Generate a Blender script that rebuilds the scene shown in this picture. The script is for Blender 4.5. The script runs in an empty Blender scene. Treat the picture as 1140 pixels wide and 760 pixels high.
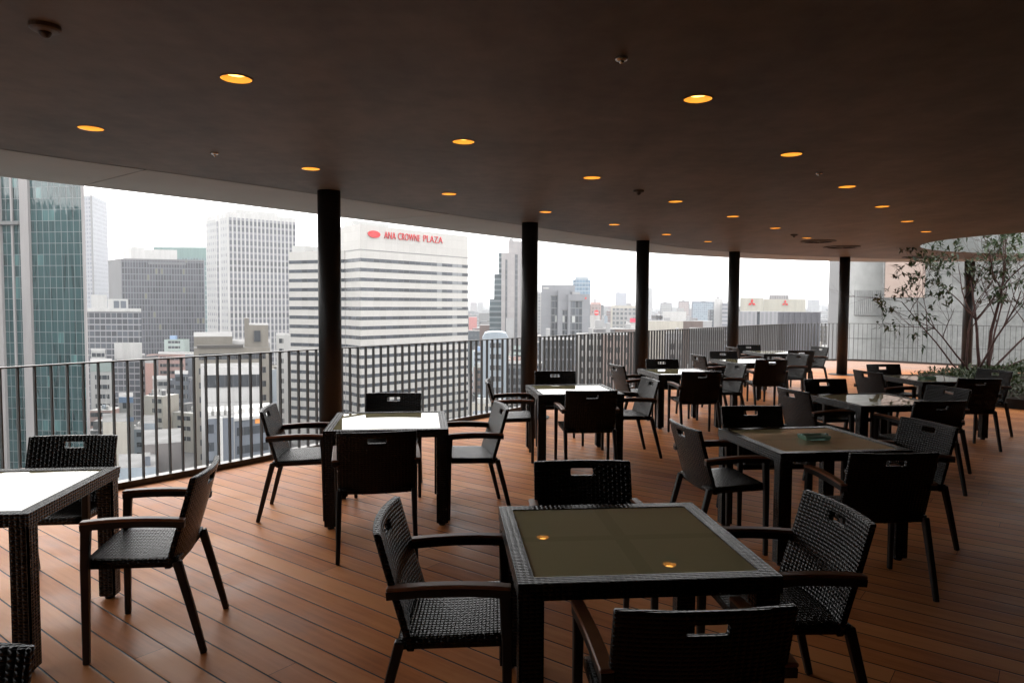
import bpy, bmesh, math, random
import mathutils
from mathutils import Vector, Matrix
R = math.radians
rnd = random.Random(11)
SC = bpy.context.scene
COL = SC.collection

# ---------------------------------------------------------------- camera figures (1140x760 photograph)
F, PITCH, EYE, ROLL = 787.75, R(2.956), 1.633, R(0.28)

def ray(px, py):
    x, y = px - 570, py - 380
    cr, sr = math.cos(-ROLL), math.sin(-ROLL)
    x, y = cr * x - sr * y, sr * x + cr * y
    u = -y / F
    c, s = math.cos(PITCH), math.sin(PITCH)
    return Vector((x / F, c + u * s, u * c - s))

def at_z(px, py, z):
    r = ray(px, py); t = (z - EYE) / r.z
    return Vector((r.x * t, r.y * t, z))

def at_d(px, py, d):
    r = ray(px, py); t = d / r.y
    return Vector((r.x * t, d, EYE + r.z * t))

def P(px, d):
    v = at_d(px, 339, d)
    return (v.x, v.y)

def Zd(py, d, px=570):
    return at_d(px, py, d).z

# ---------------------------------------------------------------- materials
def newmat(name):
    m = bpy.data.materials.new(name); m.use_nodes = True
    nt = m.node_tree
    b = nt.nodes['Principled BSDF']
    return m, nt, b

def N(nt, typ, **kw):
    n = nt.nodes.new(typ)
    for k, v in kw.items():
        if hasattr(n, k): setattr(n, k, v)
    return n

def math_(nt, op, a, b=None, clamp=False):
    n = nt.nodes.new('ShaderNodeMath'); n.operation = op; n.use_clamp = clamp
    for i, v in enumerate((a, b)):
        if v is None: continue
        if isinstance(v, (int, float)): n.inputs[i].default_value = v
        else: nt.links.new(v, n.inputs[i])
    return n.outputs[0]

def mixc(nt, f, a, b):
    n = nt.nodes.new('ShaderNodeMix'); n.data_type = 'RGBA'
    for s, v in ((0, f), (6, a), (7, b)):
        if isinstance(v, (int, float)): n.inputs[s].default_value = v
        elif isinstance(v, tuple): n.inputs[s].default_value = (*v, 1) if len(v) == 3 else v
        else: nt.links.new(v, n.inputs[s])
    return n.outputs[2]

def coords(nt, kind='Object'):
    return nt.nodes.new('ShaderNodeTexCoord').outputs[kind]

def noise(nt, vec, scale, detail=3, rough=.55, out='Fac'):
    n = nt.nodes.new('ShaderNodeTexNoise'); n.inputs['Scale'].default_value = scale
    n.inputs['Detail'].default_value = detail; n.inputs['Roughness'].default_value = rough
    if vec is not None: nt.links.new(vec, n.inputs['Vector'])
    return n.outputs[out]

def ramp(nt, f, stops):
    n = nt.nodes.new('ShaderNodeValToRGB'); e = n.color_ramp.elements
    while len(e) < len(stops): e.new(.5)
    for i, (p, c) in enumerate(stops):
        e[i].position = p; e[i].color = (*c, 1) if len(c) == 3 else c
    nt.links.new(f, n.inputs[0]); return n.outputs[0]

def bump(nt, h, bsdf, strength=.3, dist=.01):
    n = nt.nodes.new('ShaderNodeBump'); n.inputs['Strength'].default_value = strength
    n.inputs['Distance'].default_value = dist
    nt.links.new(h, n.inputs['Height']); nt.links.new(n.outputs[0], bsdf.inputs['Normal'])

def plain(name, col, rough=.6, metal=0, spec=.5, var=.12, scale=6, bmp=0):
    m, nt, b = newmat(name)
    f = noise(nt, coords(nt), scale, 4)
    c2 = tuple(max(0, v * (1 - var * 2)) for v in col)
    c1 = tuple(min(1, v * (1 + var)) for v in col)
    nt.links.new(mixc(nt, f, c2, c1), b.inputs['Base Color'])
    b.inputs['Roughness'].default_value = rough; b.inputs['Metallic'].default_value = metal
    b.inputs['Specular IOR Level'].default_value = spec
    if bmp: bump(nt, noise(nt, coords(nt), scale * 8, 4), b, bmp, .005)
    return m

def weave_mat(name, col, pitch=.0125, rough=.38):
    """basket weave of flat plastic strands, in metres of UV"""
    m, nt, b = newmat(name)
    sep = nt.nodes.new('ShaderNodeSeparateXYZ'); nt.links.new(coords(nt, 'UV'), sep.inputs[0])
    u = math_(nt, 'MULTIPLY', sep.outputs[0], 1 / (pitch * 1.5)); v = math_(nt, 'MULTIPLY', sep.outputs[1], 1 / pitch)
    iu, iv = math_(nt, 'FLOOR', u), math_(nt, 'FLOOR', v)
    fu, fv = math_(nt, 'FRACT', u), math_(nt, 'FRACT', v)
    par = math_(nt, 'MODULO', math_(nt, 'ABSOLUTE', math_(nt, 'ADD', iu, iv)), 2)
    su = math_(nt, 'SINE', math_(nt, 'MULTIPLY', fu, math.pi)); sv = math_(nt, 'SINE', math_(nt, 'MULTIPLY', fv, math.pi))
    pu = math_(nt, 'POWER', su, .5); pv = math_(nt, 'POWER', sv, .5)
    h0 = math_(nt, 'MULTIPLY', pv, su)          # horizontal strand on top
    h1 = math_(nt, 'MULTIPLY', pu, math_(nt, 'MULTIPLY', sv, .75))
    h = math_(nt, 'ADD', math_(nt, 'MULTIPLY', h0, math_(nt, 'SUBTRACT', 1, par)), math_(nt, 'MULTIPLY', h1, par))
    gap = ramp(nt, h, [(.0, tuple(c * .45 for c in col)), (.35, col)])
    cell = nt.nodes.new('ShaderNodeTexWhiteNoise'); cell.noise_dimensions = '2D'
    cmb = nt.nodes.new('ShaderNodeCombineXYZ'); nt.links.new(iu, cmb.inputs[0]); nt.links.new(iv, cmb.inputs[1])
    nt.links.new(cmb.outputs[0], cell.inputs['Vector'])
    hs = nt.nodes.new('ShaderNodeHueSaturation'); nt.links.new(gap, hs.inputs['Color'])
    nt.links.new(math_(nt, 'ADD', math_(nt, 'MULTIPLY', cell.outputs[0], .5), .75), hs.inputs['Value'])
    nt.links.new(hs.outputs[0], b.inputs['Base Color'])
    b.inputs['Roughness'].default_value = rough; b.inputs['Specular IOR Level'].default_value = .24
    bump(nt, h, b, 1.0, pitch * .3)
    return m

CF = .56          # dims all facade colours of the city alike, to balance the exposure
def facade(name, glass, frame, pu, pv, wu, wv, var=.5, rough=.25, frough=.6, alt=None, altp=.12, ripple=0, offv=0.0):
    """a window grid in metres of UV: panes of varying depth of tone, members of width wu / wv"""
    glass, frame = tuple(c * CF for c in glass), tuple(c * CF for c in frame)
    m, nt, b = newmat(name)
    sep = nt.nodes.new('ShaderNodeSeparateXYZ'); nt.links.new(coords(nt, 'UV'), sep.inputs[0])
    u = math_(nt, 'MULTIPLY', sep.outputs[0], 1 / pu); v = math_(nt, 'MULTIPLY', math_(nt, 'ADD', sep.outputs[1], offv), 1 / pv)
    iu, iv = math_(nt, 'FLOOR', u), math_(nt, 'FLOOR', v)
    fu, fv = math_(nt, 'FRACT', u), math_(nt, 'FRACT', v)
    mem = math_(nt, 'MAXIMUM', math_(nt, 'LESS_THAN', fu, wu / pu), math_(nt, 'LESS_THAN', fv, wv / pv))
    cmb = nt.nodes.new('ShaderNodeCombineXYZ'); nt.links.new(iu, cmb.inputs[0]); nt.links.new(iv, cmb.inputs[1])
    wn = nt.nodes.new('ShaderNodeTexWhiteNoise'); wn.noise_dimensions = '2D'; nt.links.new(cmb.outputs[0], wn.inputs['Vector'])
    lo = tuple(c * (1 - var) for c in glass); hi = tuple(min(1, c * (1 + var)) for c in glass)
    g = mixc(nt, wn.outputs[0], lo, hi)
    if alt:
        sepc = nt.nodes.new('ShaderNodeSeparateColor'); nt.links.new(wn.outputs[1], sepc.inputs[0])
        g = mixc(nt, math_(nt, 'LESS_THAN', sepc.outputs[1], altp), g, alt)
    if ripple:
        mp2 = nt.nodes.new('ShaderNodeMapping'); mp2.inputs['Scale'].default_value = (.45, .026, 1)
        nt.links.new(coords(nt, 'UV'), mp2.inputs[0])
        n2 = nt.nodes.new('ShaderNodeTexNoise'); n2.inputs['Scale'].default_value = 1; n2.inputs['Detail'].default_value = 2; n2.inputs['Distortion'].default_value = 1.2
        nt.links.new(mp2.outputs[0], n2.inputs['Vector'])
        g = mixc(nt, ramp(nt, n2.outputs['Fac'], [(.40, (0, 0, 0)), (.47, (.8, .8, .8)), (.53, (.15, .15, .15)), (.60, (.75, .75, .75)), (.66, (0, 0, 0))]), g, tuple(min(1, c * 1.8 + .012) for c in glass))   # wavy streaks of reflected light painted into the glass colour
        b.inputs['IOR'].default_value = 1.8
    nt.links.new(mixc(nt, mem, g, frame), b.inputs['Base Color'])
    rr = math_(nt, 'ADD', math_(nt, 'MULTIPLY', mem, frough - rough), rough)
    nt.links.new(rr, b.inputs['Roughness'])
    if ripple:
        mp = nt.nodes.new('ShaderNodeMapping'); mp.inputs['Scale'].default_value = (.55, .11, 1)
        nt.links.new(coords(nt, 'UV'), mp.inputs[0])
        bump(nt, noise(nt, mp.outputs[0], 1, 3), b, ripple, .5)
    return m

M = {}
M['weave'] = weave_mat('woven_dark_rattan', (.0060, .0048, .0043), pitch=.0145, rough=.25)
M['black'] = plain('black_coated_metal', (.012, .0115, .012), .42, 0, .4, .1, 20)
M['armwood'] = plain('brown_arm_wood', (.27, .112, .056), .42, 0, .5, .25, 14)
M['steel'] = plain('bright_screw_steel', (.7, .7, .68), .25, 1)
M['column'] = plain('dark_painted_column', (.013, .0125, .0125), .5, 0, .25, .12, 3)
M['rail'] = plain('dark_grey_rail_paint', (.075, .072, .070), .42, 0, .5, .12, 8)
M['gold'] = plain('gold_reflector', (.95, .72, .38), .45, 0, .6, .03)
M['wall'] = plain('dark_brown_plaster', (.055, .042, .034), .8, 0, .3, .15, 2, .2)
M['vent'] = plain('black_vent_metal', (.03, .026, .024), .6)
M['detector'] = plain('grey_plastic', (.11, .09, .08), .5)
M['soil'] = plain('planter_soil', (.04, .028, .02), .9, 0, .2, .3, 8, .5)
M['bark'] = plain('smooth_reddish_bark', (.105, .058, .052), .75, 0, .3, .35, 9, .4)
M['white_paint'] = plain('white_paint', (.72, .72, .70), .6, 0, .3, .05, .4)

def leaf_mat(name, a, b_):
    m, nt, b = newmat(name)
    oi = nt.nodes.new('ShaderNodeNewGeometry')
    c = mixc(nt, oi.outputs['Random Per Island'], a, b_)
    nt.links.new(c, b.inputs['Base Color']); b.inputs['Roughness'].default_value = .5
    b.inputs['Transmission Weight'].default_value = 0
    tr = nt.nodes.new('ShaderNodeBsdfTranslucent'); nt.links.new(c, tr.inputs[0])
    mx = nt.nodes.new('ShaderNodeMixShader'); mx.inputs[0].default_value = .25
    nt.links.new(b.outputs[0], mx.inputs[1]); nt.links.new(tr.outputs[0], mx.inputs[2])
    nt.links.new(mx.outputs[0], nt.nodes['Material Output'].inputs[0])
    return m
M['leaf'] = leaf_mat('glossy_tree_leaf', (.016, .032, .013), (.060, .090, .042))
M['cover'] = leaf_mat('ground_cover_leaf', (.018, .034, .012), (.055, .075, .025))

def lamp_mat():
    m, nt, b = newmat('amber_lamp')
    b.inputs['Base Color'].default_value = (1, .6, .2, 1)
    b.inputs['Emission Color'].default_value = (1, .46, .085, 1)
    b.inputs['Emission Strength'].default_value = 2.3
    return m
M['lamp'] = lamp_mat()

def glass_top_mat():
    m, nt, b = newmat('frosted_olive_glass')
    uv = coords(nt, 'UV'); sep = nt.nodes.new('ShaderNodeSeparateXYZ'); nt.links.new(uv, sep.inputs[0])
    ax = math_(nt, 'LESS_THAN', math_(nt, 'ABSOLUTE', sep.outputs[0]), .028)
    ay = math_(nt, 'LESS_THAN', math_(nt, 'ABSOLUTE', sep.outputs[1]), .028)
    cross = math_(nt, 'MAXIMUM', ax, ay)
    base = mixc(nt, noise(nt, coords(nt), 3, 2), (.55, .51, .30), (.59, .545, .32))
    nt.links.new(mixc(nt, cross, base, (.515, .48, .28)), b.inputs['Base Color'])
    b.inputs['Roughness'].default_value = .012; b.inputs['IOR'].default_value = 1.52
    return m
M['glass_top'] = glass_top_mat()

def ceiling_mat():
    m, nt, b = newmat('troweled_ceiling_plaster')
    o = coords(nt)
    f1 = noise(nt, o, .7, 5, .6); f2 = noise(nt, o, 6, 5, .6)
    mp = nt.nodes.new('ShaderNodeMapping'); mp.inputs['Scale'].default_value = (1.2, .25, 1); mp.inputs['Rotation'].default_value = (0, 0, R(-50))
    nt.links.new(o, mp.inputs[0]); f3 = noise(nt, mp.outputs[0], 2.2, 4, .6)
    f = math_(nt, 'ADD', math_(nt, 'MULTIPLY', f1, .5), math_(nt, 'ADD', math_(nt, 'MULTIPLY', f2, .25), math_(nt, 'MULTIPLY', f3, .3)))
    nt.links.new(ramp(nt, f, [(.40, (.082, .066, .051)), (.50, (.118, .096, .074)), (.62, (.165, .134, .104))]), b.inputs['Base Color'])
    b.inputs['Roughness'].default_value = .55; b.inputs['Specular IOR Level'].default_value = .35
    bump(nt, f2, b, .12, .01)
    return m
M['ceiling'] = ceiling_mat()

def deck_mat():
    m, nt, b = newmat('reddish_hardwood_boards')
    o = coords(nt)
    mp = nt.nodes.new('ShaderNodeMapping'); mp.vector_type = 'POINT'; mp.inputs['Rotation'].default_value = (0, 0, R(37.7))
    nt.links.new(o, mp.inputs[0])
    sep = nt.nodes.new('ShaderNodeSeparateXYZ'); nt.links.new(mp.outputs[0], sep.inputs[0])
    u, v = sep.outputs[0], sep.outputs[1]
    pitch = .148
    vv = math_(nt, 'MULTIPLY', math_(nt, 'ADD', v, -2.044 + 50 * pitch), 1 / pitch)
    iv, fv = math_(nt, 'FLOOR', vv), math_(nt, 'FRACT', vv)
    wn = nt.nodes.new('ShaderNodeTexWhiteNoise'); wn.noise_dimensions = '1D'; nt.links.new(iv, wn.inputs['W'])
    uu = math_(nt, 'ADD', math_(nt, 'MULTIPLY', u, 1 / 2.9), math_(nt, 'MULTIPLY', wn.outputs[0], 7))
    iu, fu = math_(nt, 'FLOOR', uu), math_(nt, 'FRACT', uu)
    cmb = nt.nodes.new('ShaderNodeCombineXYZ'); nt.links.new(iu, cmb.inputs[0]); nt.links.new(iv, cmb.inputs[1])
    wb = nt.nodes.new('ShaderNodeTexWhiteNoise'); wb.noise_dimensions = '2D'; nt.links.new(cmb.outputs[0], wb.inputs['Vector'])
    dv = math_(nt, 'ABSOLUTE', math_(nt, 'SUBTRACT', fv, .5))
    gapv = math_(nt, 'GREATER_THAN', dv, .5 - .0042 / pitch)
    du = math_(nt, 'ABSOLUTE', math_(nt, 'SUBTRACT', fu, .5))
    gapu = math_(nt, 'GREATER_THAN', du, .5 - .0013 / 2.9)
    gap = math_(nt, 'MAXIMUM', gapv, gapu)
    # grain: noise stretched along the board, offset per board
    g = nt.nodes.new('ShaderNodeCombineXYZ')
    nt.links.new(math_(nt, 'MULTIPLY', u, 1.6), g.inputs[0])
    nt.links.new(math_(nt, 'MULTIPLY', v, 26), g.inputs[1])
    nt.links.new(math_(nt, 'MULTIPLY', wb.outputs[0], 30), g.inputs[2])
    gr = noise(nt, g.outputs[0], 1.0, 5, .62)
    blot = noise(nt, o, 2.3, 4, .6)
    tone = math_(nt, 'ADD', math_(nt, 'MULTIPLY', math_(nt, 'ADD', math_(nt, 'MULTIPLY', wb.outputs[0], .7), .15), .38), math_(nt, 'ADD', math_(nt, 'MULTIPLY', gr, .42), math_(nt, 'MULTIPLY', blot, .42)))
    c = ramp(nt, tone, [(.33, (.34, .108, .032)), (.52, (.54, .186, .056)), (.71, (.67, .272, .095))])
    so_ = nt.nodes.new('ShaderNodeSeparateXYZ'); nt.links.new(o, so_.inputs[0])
    # daylight glare painted as a paler tint beyond the roof and by the rail
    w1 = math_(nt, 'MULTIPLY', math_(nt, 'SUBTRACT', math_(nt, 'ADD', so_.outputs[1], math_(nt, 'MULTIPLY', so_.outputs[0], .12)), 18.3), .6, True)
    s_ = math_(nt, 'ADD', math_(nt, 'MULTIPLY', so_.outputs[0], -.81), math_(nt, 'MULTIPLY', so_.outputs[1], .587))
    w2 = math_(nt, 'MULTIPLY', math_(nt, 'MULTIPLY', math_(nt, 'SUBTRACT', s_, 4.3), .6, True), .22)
    glare_fac = math_(nt, 'MULTIPLY', math_(nt, 'MAXIMUM', w1, w2), math_(nt, 'ADD', math_(nt, 'MULTIPLY', blot, .5), .6), True)
    c = mixc(nt, glare_fac, c, (.36, .26, .22))
    nt.links.new(mixc(nt, gap, c, (.012, .007, .005)), b.inputs['Base Color'])
    rg = ramp(nt, blot, [(.3, (.38, .38, .38)), (.7, (.56, .56, .56))])
    nt.links.new(rg, b.inputs['Roughness']); b.inputs['Specular IOR Level'].default_value = .10
    edge = math_(nt, 'SUBTRACT', 1, math_(nt, 'POWER', math_(nt, 'MULTIPLY', dv, 2), 14))
    h = math_(nt, 'ADD', math_(nt, 'MULTIPLY', edge, 1.0), math_(nt, 'MULTIPLY', gr, .12))
    bump(nt, h, b, .55, .006)
    return m
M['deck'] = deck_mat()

# ---------------------------------------------------------------- mesh helpers
def link(o, parent=None):
    COL.objects.link(o)
    if parent is not None: o.parent = parent
    return o

def metre_uv(bm):
    uv = bm.loops.layers.uv.verify()
    for f in bm.faces:
        n = f.normal; a = max(range(3), key=lambda i: abs(n[i]))
        for l in f.loops:
            c = l.vert.co
            l[uv].uv = (c.y, c.z) if a == 0 else ((c.x, c.z) if a == 1 else (c.x, c.y))

def mk(name, bm, mat, parent=None, smooth=False, uv=True, bevel=0):
    if bevel:
        bmesh.ops.bevel(bm, geom=bm.edges[:], offset=bevel, segments=2, affect='EDGES', profile=.5)
    bm.normal_update()
    if uv: metre_uv(bm)
    me = bpy.data.meshes.new(name); bm.to_mesh(me); bm.free()
    if isinstance(mat, (list, tuple)):
        for x in mat: me.materials.append(x)
    elif mat: me.materials.append(mat)
    if smooth: me.polygons.foreach_set('use_smooth', [True] * len(me.polygons))
    return link(bpy.data.objects.new(name, me), parent)

def empty(name, loc=(0, 0, 0), rz=0):
    o = bpy.data.objects.new(name, None); o.empty_display_size = .2
    o.location = loc; o.rotation_euler = (0, 0, rz)
    return link(o)

def tag(o, label=None, cat=None, group=None, kind=None):
    if label: o['label'] = label
    if cat: o['category'] = cat
    if group: o['group'] = group
    if kind: o['kind'] = kind
    return o

def box(bm, x0, x1, y0, y1, z0, z1):
    v = [bm.verts.new(p) for p in ((x0, y0, z0), (x1, y0, z0), (x1, y1, z0), (x0, y1, z0), (x0, y0, z1), (x1, y0, z1), (x1, y1, z1), (x0, y1, z1))]
    for f in ((3, 2, 1, 0), (4, 5, 6, 7), (0, 1, 5, 4), (1, 2, 6, 5), (2, 3, 7, 6), (3, 0, 4, 7)):
        bm.faces.new([v[i] for i in f])
    return v

def frames(path):
    out = []
    for i, p in enumerate(path):
        a = path[max(0, i - 1)]; b = path[min(len(path) - 1, i + 1)]
        t = (Vector(b) - Vector(a)).normalized(); out.append(t)
    return out

def tube(bm, path, radii, n=8, cap=True):
    path = [Vector(p) for p in path]; ts = frames(path); rings = []
    ref = Vector((0, 0, 1)) if abs(ts[0].z) < .9 else Vector((1, 0, 0))
    for p, t, r in zip(path, ts, radii):
        a = t.cross(ref)
        if a.length < 1e-5: a = t.cross(Vector((0, 1, 0)))
        a.normalize(); b = t.cross(a).normalized()
        rings.append([bm.verts.new(p + a * (math.cos(2 * math.pi * k / n) * r) + b * (math.sin(2 * math.pi * k / n) * r)) for k in range(n)])
    for r0, r1 in zip(rings, rings[1:]):
        for k in range(n): bm.faces.new((r0[k], r0[(k + 1) % n], r1[(k + 1) % n], r1[k]))
    if cap:
        bm.faces.new(rings[0][::-1]); bm.faces.new(rings[-1])

def bar(bm, path, w, h, side=Vector((1, 0, 0))):
    """rectangular section swept along path; w along 'side'"""
    path = [Vector(p) for p in path]; ts = frames(path); rings = []
    ws = w if isinstance(w, (list, tuple)) else [w] * len(path); hs = h if isinstance(h, (list, tuple)) else [h] * len(path)
    for p, t, ww, hh in zip(path, ts, ws, hs):
        s = (side - t * side.dot(t)).normalized(); up = t.cross(s).normalized()
        rings.append([bm.verts.new(p + s * (a * ww / 2) + up * (b * hh / 2)) for a, b in ((-1, -1), (1, -1), (1, 1), (-1, 1))])
    for r0, r1 in zip(rings, rings[1:]):
        for k in range(4): bm.faces.new((r0[k], r1[k], r1[(k + 1) % 4], r0[(k + 1) % 4]))
    bm.faces.new(rings[0]); bm.faces.new(rings[-1][::-1])
    bmesh.ops.recalc_face_normals(bm, faces=bm.faces)

def spline(pts, n=14):
    """Catmull-Rom through 2D points"""
    out = []; p = [Vector(q) for q in pts]
    p = [p[0] * 2 - p[1]] + p + [p[-1] * 2 - p[-2]]
    for i in range(1, len(p) - 2):
        for k in range(n):
            t = k / n
            out.append(.5 * ((2 * p[i]) + (p[i + 1] - p[i - 1]) * t + (2 * p[i - 1] - 5 * p[i] + 4 * p[i + 1] - p[i + 2]) * t * t + (3 * p[i] - p[i - 1] - 3 * p[i + 1] + p[i + 2]) * t ** 3))
    out.append(p[-2]); return out

def resample(pl, step):
    out = [(pl[0].copy(), (pl[1] - pl[0]).normalized())]; need = step
    for a, b in zip(pl, pl[1:]):
        L = (b - a).length; pos = 0
        if L < 1e-9: continue
        d = (b - a) / L
        while L - pos >= need:
            pos += need; out.append((a + d * pos, d)); need = step
        need -= (L - pos)
    return out

def fill(bm, loops, z, down=False):
    edges = []
    for lp in loops:
        vs = [bm.verts.new((p[0], p[1], z)) for p in lp]
        edges += [bm.edges.new((vs[i], vs[(i + 1) % len(vs)])) for i in range(len(vs))]
    r = bmesh.ops.triangle_fill(bm, edges=edges, use_beauty=True)
    fs = [g for g in r['geom'] if isinstance(g, bmesh.types.BMFace)]
    for f in fs:
        f.normal_update()
        if (f.normal.z > 0) == down: f.normal_flip()
    return fs

def wallstrip(bm, pl, z0, z1, closed=False):
    a = [bm.verts.new((p[0], p[1], z0)) for p in pl]; b = [bm.verts.new((p[0], p[1], z1)) for p in pl]
    n = len(pl)
    for i in range(n if closed else n - 1):
        j = (i + 1) % n
        bm.faces.new((a[i], a[j], b[j], b[i]))

def circle(cx, cy, r, n=24):
    return [(cx + r * math.cos(2 * math.pi * k / n), cy + r * math.sin(2 * math.pi * k / n)) for k in range(n)]

# ---------------------------------------------------------------- camera
cam = bpy.data.cameras.new('camera'); cam.sensor_width = 36; cam.sensor_fit = 'HORIZONTAL'
cam.lens = F / 1140 * 36; cam.clip_start = .05; cam.clip_end = 40000
co = bpy.data.objects.new('camera', cam); COL.objects.link(co)
co.matrix_world = Matrix.Translation((0, 0, EYE)) @ Matrix.Rotation(R(90) - PITCH, 4, 'X') @ Matrix.Rotation(ROLL, 4, 'Z')
SC.camera = co

# ---------------------------------------------------------------- terrace: deck, ceiling, railing, columns, wall
RAILP = [(-5.0, -6.5), (-5.35, -3), (-5.35, 0), (-5.15, 2), (-4.6, 4.2), (-4.05, 5.35), (-3.52, 6.12), (-3.05, 6.72), (-2.6, 7.33), (-2.12, 8.02),
         (-.52, 10.12), (.55, 11.5), (2.5, 13.98), (5.4, 17.6), (7.6, 20.15), (8.5, 20.95), (9.3, 21.3), (10.2, 21.3), (11.1, 20.85), (12.1, 20.0), (13.7, 18.85), (16.5, 16.9), (19, 15)]
ROOFP = [(-6.6, -6.5), (-6.95, -3), (-6.95, 0), (-6.6, 3), (-5.75, 5.6), (-4.93, 6.85), (-4.42, 7.42), (-3.53, 8.47), (-2.3, 10.05), (-.5, 12.3),
         (.6, 13.6), (2.83, 16.05), (5.65, 17.9), (8.38, 18.95), (10.0, 19.25), (11.2, 19.1), (13.4, 18.5), (17, 17.1), (20, 15.5)]
CH = 2.809
rail_pl = spline(RAILP); roof_pl = spline(ROOFP)
INNER = [(19, 8), (15.5, 8), (15.5, 9.2), (9.35, 9.0), (1.475, -1.5), (-7.4, -1.5)]
bm = bmesh.new()
deck_out = []
for p, d in resample(rail_pl, .5): deck_out.append((p.x - d.y * .045, p.y + d.x * .045))
fill(bm, [deck_out + [(19.5, 5), (12, 4), (2, -7)]], 0)
wallstrip(bm, deck_out, -.45, 0)
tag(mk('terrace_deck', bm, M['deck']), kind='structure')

# ceiling lights, on the photograph's grid
LIGHTS = {'A': [(101, 143), (346, 188), (500, 216), (607, 236), (684, 250), (742, 261), (788, 269)],
          'B': [(263, 88), (516, 158), (659, 198), (752, 224.5), (816, 241), (863, 254), (898, 265)],
          'C': [(777, 110.5), (881, 172), (943, 208), (982, 230), (1010, 246.5), (1031, 258)]}
LP = {k: [at_z(px, py, CH) for px, py in v] for k, v in LIGHTS.items()}
VENTS = [at_z(911, 268.3, CH), at_z(937, 274.7, CH), at_z(1023, 286, CH)]
OVAL = [(11.45 + 3.85 * math.cos(t * 2 * math.pi / 72), 12.65 + 2.95 * math.sin(t * 2 * math.pi / 72)) for t in range(72)]
seam = []
roof_rs = resample(roof_pl, .25)
for p, d in roof_rs: seam.append((p.x + d.y * 1.62, p.y - d.x * 1.62))
bm = bmesh.new()
loops = [seam + [(20, 8), (12, 2), (2, -7)], OVAL]
for k in LP: loops += [circle(p.x, p.y, .080, 28) for p in LP[k]]
fill(bm, loops, CH, down=True)
wallstrip(bm, seam, CH, 2.95)
bk = [(p.x + d.y * .06, p.y - d.x * .06) for p, d in roof_rs]; bk2 = [(p.x + d.y * 1.72, p.y - d.x * 1.72) for p, d in roof_rs]
for k in range(len(bk) - 1):       # closed back of the soffit void
    bm.faces.new([bm.verts.new((*q, CH + .16)) for q in (bk[k], bk[k + 1], bk2[k + 1], bk2[k])])
tag(mk('ceiling', bm, M['ceiling']), kind='structure')
bm = bmesh.new(); wallstrip(bm, OVAL, CH, 3.5, True)
tag(mk('ceiling_opening', bm, plain('pale_opening_lining', (.27, .29, .29), .7)), kind='structure')
# soffit strip in panels with open joints
bm = bmesh.new()
outer = [(p.x, p.y) for p, d in roof_rs]; inner = [(p.x + d.y * 1.594, p.y - d.x * 1.594) for p, d in roof_rs]
step = 15; off = 13
i0 = 0
cuts = [0] + list(range(off, len(outer), step)) + [len(outer) - 1]
for a, b in zip(cuts, cuts[1:]):
    if b <= a: continue
    o_ = [Vector(outer[i]) for i in range(a, b + 1)]; n_ = [Vector(inner[i]) for i in range(a, b + 1)]
    da = (o_[1] - o_[0]).normalized() * .005; db = (o_[-1] - o_[-2]).normalized() * .005
    o_[0] += da; n_[0] += da; o_[-1] -= db; n_[-1] -= db
    for k in range(len(o_) - 1):
        q = [(o_[k], .03), (o_[k + 1], .03), (n_[k + 1], 0), (n_[k], 0)]
        vs = [bm.verts.new((p.x, p.y, CH + dz)) for p, dz in q]; bm.faces.new(vs)
        vs = [bm.verts.new((p.x, p.y, CH + dz)) for p, dz in ((o_[k], .03), (o_[k], .5), (o_[k + 1], .5), (o_[k + 1], .03))]; bm.faces.new(vs)
    for p, q in ((o_[0], n_[0]), (o_[-1], n_[-1])):
        bm.faces.new([bm.verts.new(v) for v in ((p.x, p.y, CH + .03), (q.x, q.y, CH), (q.x, q.y, CH + .14), (p.x, p.y, CH + .14))])
soffit = tag(mk('ceiling_soffit', bm, plain('grey_soffit_panel', (.37, .365, .335), .6, 0, .3, .10, 1.2)), kind='structure')
bm = bmesh.new()
fill(bm, [outer + [(20, 8), (12, 2), (2, -7)], OVAL], 3.42)
tag(mk('roof', bm, M['ceiling']), kind='structure')

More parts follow.
